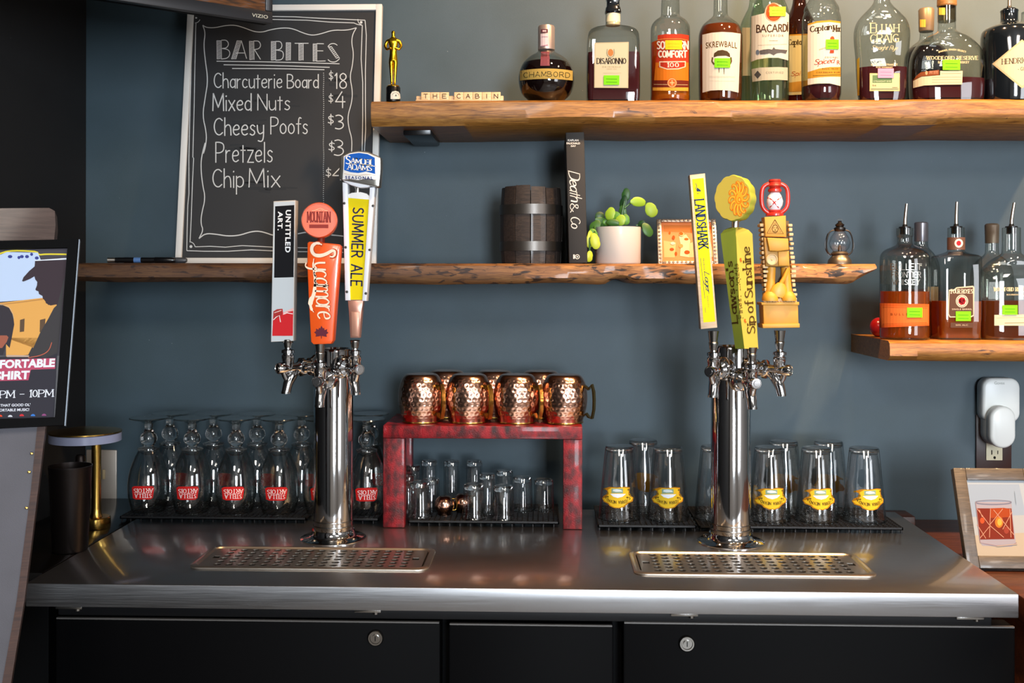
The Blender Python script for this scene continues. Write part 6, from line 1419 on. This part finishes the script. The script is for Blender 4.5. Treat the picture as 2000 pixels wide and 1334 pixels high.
u1 = pill(t3, 1920, 739, 1993.5, 826, 19, YW - .045, .035, 'housing')
d = Decal(.4); d.text('Govee', (1942, 745, 1962, 751), '#b4b8b4', bold=.01); d.put('maker_mark', u1, t3)
t4 = thing('oval_adapter', 'white oval plug adapter in the lower socket', 'adapter', (p.x, YW - .009, p.z))
pill(t4, 1935, 794, 1985, 876, 24.5, YW - .075, .025, 'front_shell'); pill(t4, 1928, 796, 1978, 873, 24, YW - .049, .038, 'housing')

bl_, br2 = at(1892, 1121, 1.98), at(2058, 1121, 1.98); w_ = br2.x - bl_.x; zb2 = ZB; ztf = at(1940, 922, 2.05).z; ln = math.atan2(.07, ztf - zb2); hf = (ztf - zb2) / math.cos(ln)
t = thing('framed_print', 'grey wood frame with a painting of an amber cocktail glass', 'picture frame', M=Matrix.Translation((bl_.x, 1.985, zb2 + .0065)) @ Matrix.Rotation(-ln, 4, 'X')); fb = .0225
fw_ = wood('grey_brown_frame', '#332c25', '#4a4137', '#5e5347', scale=1.6)
for a, c_ in (((0, 0, 0), (fb, .016, hf)), ((w_ - fb, 0, 0), (w_, .016, hf)), ((fb, 0, 0), (w_ - fb, .016, fb)), ((fb, 0, hf - fb), (w_ - fb, .016, hf))): MB().box(a, c_, bev=.0015).build('frame_rail', fw_, t)
pic = MB().box((fb - .001, .004, fb - .001), (w_ - fb + .001, .012, hf - fb + .001)).build('print', mat('print_paper', '#8a949e', .35), t)
MB().box((w_ * .42, .017, .02), (w_ * .58, .019, hf * .7), M=Matrix.Rotation(R(-15), 4, 'X')).build('easel_back', M_BLACK, t)
d = Decal(.35)
d.poly([(1888, 946), (1990, 946), (2004, 1008), (2010, 1100), (1902, 1100)], '#9fb2c8'); d.poly([(1893, 1010), (2004, 1006), (2012, 1048), (1897, 1047)], '#b4babf'); d.poly([(1897, 1046), (2012, 1040), (2018, 1102), (1900, 1102)], '#bdb2a0')
d.poly([(1905, 980), (1975, 980), (1984, 1062), (1975, 1068), (1918, 1066), (1912, 1055)], '#a9a4b0'); d.poly([(1907, 993), (1975, 993), (1981, 1053), (1913, 1054)], '#7c2c1c'); d.poly([(1933, 993), (1960, 992), (1972, 994), (1974, 1010), (1934, 1012)], '#a8461e')
d.ell(1951, 1020, 8, 11, '#d87a2c'); d.ell(1952, 1020, 4.5, 7, '#f0b04a'); d.ell(1918, 1017, 4.5, 6, '#c4532a'); d.ell(1965, 1036, 5, 7, '#9c4030')
for l_ in ([(1908, 994), (1932, 1026), (1960, 1050)], [(1934, 1026), (1913, 1052)], [(1934, 994), (1932, 1050)], [(1958, 994), (1932, 1026)], [(1980, 1045), (1958, 1018), (1940, 996)], [(1976, 1000), (1958, 1034)], [(1908, 1025), (1925, 1052)], [(1972, 994), (1974, 1050)], [(1912, 996), (1918, 1010)]): d.line(l_, 1.2, '#d89a80')
d.arc(1940, 981, 35, 4, 1.2, '#7f7c90'); d.line([(1905, 981), (1914, 1060), (1945, 1066), (1978, 1064), (1985, 1060)], 1.2, '#a08890'); d.line([(1946, 1067), (1986, 1063)], 2, '#b8a49a'); d.line([(1981, 960), (1984, 985)], .8, '#8aa0b8')
d.put('cocktail_painting', pic, t, flat=(1945, 1020), gain=.62)

# ------------------------------------------------------------------ leaning sign with poster at the left
yaw = R(20); tl = R(10)
O = at(152, 467, 1.53); rx = Vector((math.cos(yaw), math.sin(yaw), 0)); nn = Vector((math.sin(yaw), -math.cos(yaw), 0))   # nn faces the viewer
upv = (Vector((0, 0, 1)) * math.cos(tl) - nn * math.sin(tl)).normalized(); nv = rx.cross(upv)
SM = Matrix((rx.to_4d(), (-nv if nv.y > 0 else nv).to_4d(), upv.to_4d(), (0, 0, 0, 1)))
ax_y = upv.cross(rx)                                 # local +y, away from the viewer
SM = Matrix(((rx.x, ax_y.x, upv.x, O.x), (rx.y, ax_y.y, upv.y, O.y), (rx.z, ax_y.z, upv.z, O.z), (0, 0, 0, 1)))
def on_plane(px, py, off=0):                         # photo pixel -> local coordinates of the sign plane pushed back by off
    inv = SM.inverted(); o_, dd = inv @ EYE, (SM.to_3x3().inverted() @ ray(px, py)); k_ = (off - o_.y) / dd.y; v_ = o_ + dd * k_; return v_.x, v_.z
def pprism(mb, pts, y0, y1, bev=0): return mb.prism([on_plane(x, y, y0) for x, y in pts], y0, y1)
t = thing('poster_frame', 'black framed gig poster with silhouettes and white lettering', 'poster', M=SM)
inner = [(-60, 487), (131.5, 483.5), (107, 815), (-60, 820)]
outer = [(-95, 472), (153, 467), (125.5, 830), (-95, 841)]
bk = pprism(MB(), [(-80, 478), (142, 474), (117, 823), (-80, 830)], .003, .010).build('poster_sheet', mat('poster_grey', '#3b3a40', .5), t)
def rail(a, b_, c_, e_): pprism(MB(), [a, b_, c_, e_], -.004, .012).build('frame_rail', M_BLACK, t)
rail(outer[0], outer[1], inner[1], inner[0]); rail(outer[1], outer[2], inner[2], inner[1]); rail(outer[3], outer[2], inner[2], inner[3]); rail(outer[0], inner[0], inner[3], outer[3])
pprism(MB(), [(154, 467), (156, 468), (128, 832), (125.5, 831)], -.002, .012).build('outer_edge', mat('worn_silver_edge', '#7d8894', .5, .2), t)
d = Decal(.4)
r3 = lambda x, y: (x / 4.447, 380 + y / 4.447); r4 = lambda x, y: (x / 3.333, 660 + y / 3.333)
d.poly([r3(-250, 480), r3(585, 462), r3(520, 1400), r3(-250, 1400)], '#46434a')
d.line([r3(-60, 545), r3(30, 500), r3(120, 487), r3(230, 490), r3(325, 498), r3(335, 525), r3(400, 518), r3(578, 520)], 3.0, '#d8c83a', smooth=1)
d.poly([r3(-250, 540), r3(0, 525), r3(60, 500), r3(330, 505), r3(355, 570), r3(305, 575), r3(300, 640), r3(305, 720), r3(380, 880), r3(380, 905), r3(-250, 950)], '#b7c9e4')
for x, y, w_ in ((88, 540, 9), (165, 548, 6), (190, 540, 8), (235, 540, 8), (275, 520, 6), (320, 552, 8)): d.ell(*r3(x, y), w_ / 2, 3.2, '#3a4488', n=9)
d.poly([r3(300, 572), r3(577, 552), r3(577, 565), r3(305, 578)], '#dfe6f2')
d.poly([r3(-250, 955), r3(0, 942), r3(370, 898), r3(420, 960), r3(500, 955), r3(300, 1334), r4(260, 0), r4(190, 110), r4(40, 125), r4(40, 0), r3(-250, 1334)], '#d8a056')
d.poly([r3(0, 952), r3(150, 935), r3(372, 905), r3(380, 915), r3(150, 945), r3(0, 962)], '#b8854a')
for x0, x1 in ((175, 215), (348, 395)): d.poly([r3(x0, 1090), r3(x1, 1078), r3(x1 - 5, 1190), r3(x0 - 3, 1196)], '#5d4a3a')
sil = '#3c3238'
d.poly([r3(*v) for v in ((577, 572), (305, 578), (302, 625), (255, 665), (205, 720), (192, 752), (205, 757), (260, 735), (300, 712), (308, 740), (325, 760), (322, 790), (308, 825), (315, 835), (335, 842), (340, 865), (370, 882), (372, 905), (392, 920), (400, 945), (440, 965), (490, 955), (505, 970), (525, 1100), (560, 900))], sil)
d.poly([r3(565, 700), r3(500, 958), r3(470, 985), r3(420, 1080), r3(350, 1200), r3(290, 1334), r4(210, 60), r4(180, 120), r4(370, 130), r4(393, -60)], '#3e3c3e')
d.poly([r3(-60, 955), r3(10, 955), r3(80, 985), r3(115, 1050), r3(125, 1130), r3(100, 1260), r3(85, 1334), r4(40, 40), r4(20, 110), r4(-60, 110)], '#38343a'); d.poly([r3(-60, 1225), r3(60, 1225), r3(75, 1240), r3(60, 1280), r3(20, 1334), r3(-60, 1334)], '#9a5a48'); d.line([r3(0, 958), r3(60, 962), r3(105, 1010), r3(122, 1080)], 1, '#c8b090', smooth=1)
d.poly([r4(-100, 125), r4(35, 122), r4(180, 118), r4(300, 130), r4(372, 100), r4(352, 516), r4(-100, 530)], '#33323a')
d.line([r4(185, 130), r4(270, 115), r4(320, 85), r4(338, 30)], 1.5, '#b8604a', smooth=2); d.poly([r4(45, 112), r4(190, 115), r4(190, 125), r4(45, 125)], '#b8a090')
pk = '#b04a64'; d.poly([r4(-100, 145), r4(362, 132), r4(360, 202), r4(205, 208), r4(200, 215), r4(186, 276), r4(-100, 284)], pk)
d.text('FORTABLE', None, '#dfe3ee', bold=.045, fr=(r4(-2, 201), (107.5, -3), (1.3, -17))); d.text('SHIRT', None, '#dfe3ee', bold=.045, fr=(r4(-32, 276), (67, -2), (1.3, -17)))
d.hand('7PM - 10PM', None, '#dfe3ee', w=2.3, style='serif', gap=1.5, fr=(r4(-28, 392), (112, -3), (.8, -13.5)))
d.text("' THAT GOOD OL'", None, '#dfe3ee', bold=.02, fr=(r4(-8, 449), (62, -1.5), (.3, -5.3))); d.text('ORTABLE MUSIC!', None, '#dfe3ee', bold=.02, fr=(r4(-3, 480), (58, -1.2), (.3, -5.3)))
for x, y, c_ in ((2, 512, '#d8482c'), (68, 514, '#c8ccd4'), (143, 508, '#c8343c'), (216, 508, '#3c78c8'), (288, 506, '#8a4a78')): d.poly([(r4(x, y)[0] + 4.5 * math.cos(R(a)), min(r4(x, y)[1] + 4 * math.sin(R(a)) + .5, r4(0, 515)[1])) for a in range(180, 361, 15)], c_)
d.put('poster_print', bk, t, off=.0006, flat=(80, 600))
# the sign board behind it and its heavy top rail
t = thing('leaning_signboard', 'tall grey sign board with rusty brown edge leaning at the left', 'signboard', M=SM)
pprism(MB(), [(-140, 600), (118, 600), (56, 838), (-9.5, 1360), (-140, 1360)], .016, .026).build('board_panel', wall_paint('grey_board', '#56545a', '#68666a', .6), t) if False else None
eb = [(76, 800), (60, 960), (33, 1170), (-4, 1380)]; ee = [(93, 800), (74, 960), (48, 1170), (14, 1380)]
pprism(MB(), [(-140, 500)] + [(100, 500)] + eb + [(-140, 1380)], .016, .030).build('board_panel', wall_paint('grey_board', '#444248', '#54525a', .6), t)
pprism(MB(), [(100, 500), (112, 500)] + ee + eb[::-1], .014, .034).build('edge_strip', wood('rusty_brown', '#241410', '#3a221a', '#4c3024', rough=.7), t)
for x, y in ((62, 886), (57, 922), (52, 992)):
    v_ = on_plane(x, y, .0145); MB().box((v_[0] - .002, .0120, v_[1] - .0015), (v_[0] + .002, .0142, v_[1] + .0015), bev=.0006).build('staple', M_BRASS, t)
pprism(MB(), [(-140, 408), (96, 406), (107, 412), (108.5, 440), (106, 466), (104, 520), (-140, 520)], .035, .075).build('top_rail', wood('weathered_rail', '#33231c', '#46332b', '#58443c', rough=.7), t)

# ------------------------------------------------------------------ television at the upper left
A_, B_ = at(533, 46, 2.0), None
zB = A_.z; B_ = floor_at(205, -1, zB) if False else None
dd = ray(205, -3); kk = (zB - EYE.z) / dd.z; B_ = EYE + dd * kk
dr = (A_ - B_); dr.z = 0; dr.normalize(); wt_ = .58; org = A_ - dr * wt_; ny = Vector((-dr.y, dr.x, 0))
TM = Matrix(((dr.x, ny.x, 0, org.x), (dr.y, ny.y, 0, org.y), (0, 0, 1, org.z), (0, 0, 0, 1)))
t = thing('television', 'black-framed flat television cut off at the top left', 'television', M=TM)
bm_ = mat('tv_bezel', '#2b2a2c', .35); bw = .022; ht = .36
MB().box((.002, .006, .002), (wt_ - .002, .035, ht - .002), bev=.003).build('back_shell', M_BLACK, t)
for a, c_ in (((0, 0, 0), (wt_, .012, bw)), ((0, 0, ht - .014), (wt_, .012, ht)), ((0, 0, bw), (.014, .012, ht - .014)), ((wt_ - .014, 0, bw), (wt_, .012, ht - .014))): MB().box(a, c_, bev=.002).build('bezel', bm_, t)
bz = [o_ for o_ in t.children if o_.name.startswith('bezel')][0]
sm_ = mat('tv_picture', '#20150e', .15, emit='#5a3d28', es=1.0); n_, l_, bb = nodes(sm_); wv_ = tex(sm_, 'ShaderNodeTexNoise', (5, 1, 45), Detail=4.0)
cr2 = ramp(sm_, wv_.outputs[0], ((.35, '#3a2c24'), (.55, '#7a4a26'), (.7, '#5a6068'))); l_.new(cr2, bb.inputs['Emission Color']); bb.inputs['Emission Strength'].default_value = .8
MB().box((.012, .004, bw - .002), (wt_ - .012, .008, ht - .012)).build('screen', sm_, t)
d = Decal(.4); d.text('VIZIO', None, '#b8b2a0', bold=.02, space=1.05, fr=((491.5, 32.5), (31.5, 4.6), (.6, -6.8))); d.put('maker_mark', bz, t)
MB().box((wt_ * .35, .036, ht * .35), (wt_ * .55, .052, ht * .65), bev=.002).build('wall_arm_plate', M_BLACK, t)
arm_end = TM.inverted() @ Vector((XL + .004, org.y + .35, org.z + ht * .5)); MB().tube([(wt_ * .45, .05, ht * .5), tuple(arm_end)], .012, 10).build('wall_arm', M_BLACK, t)
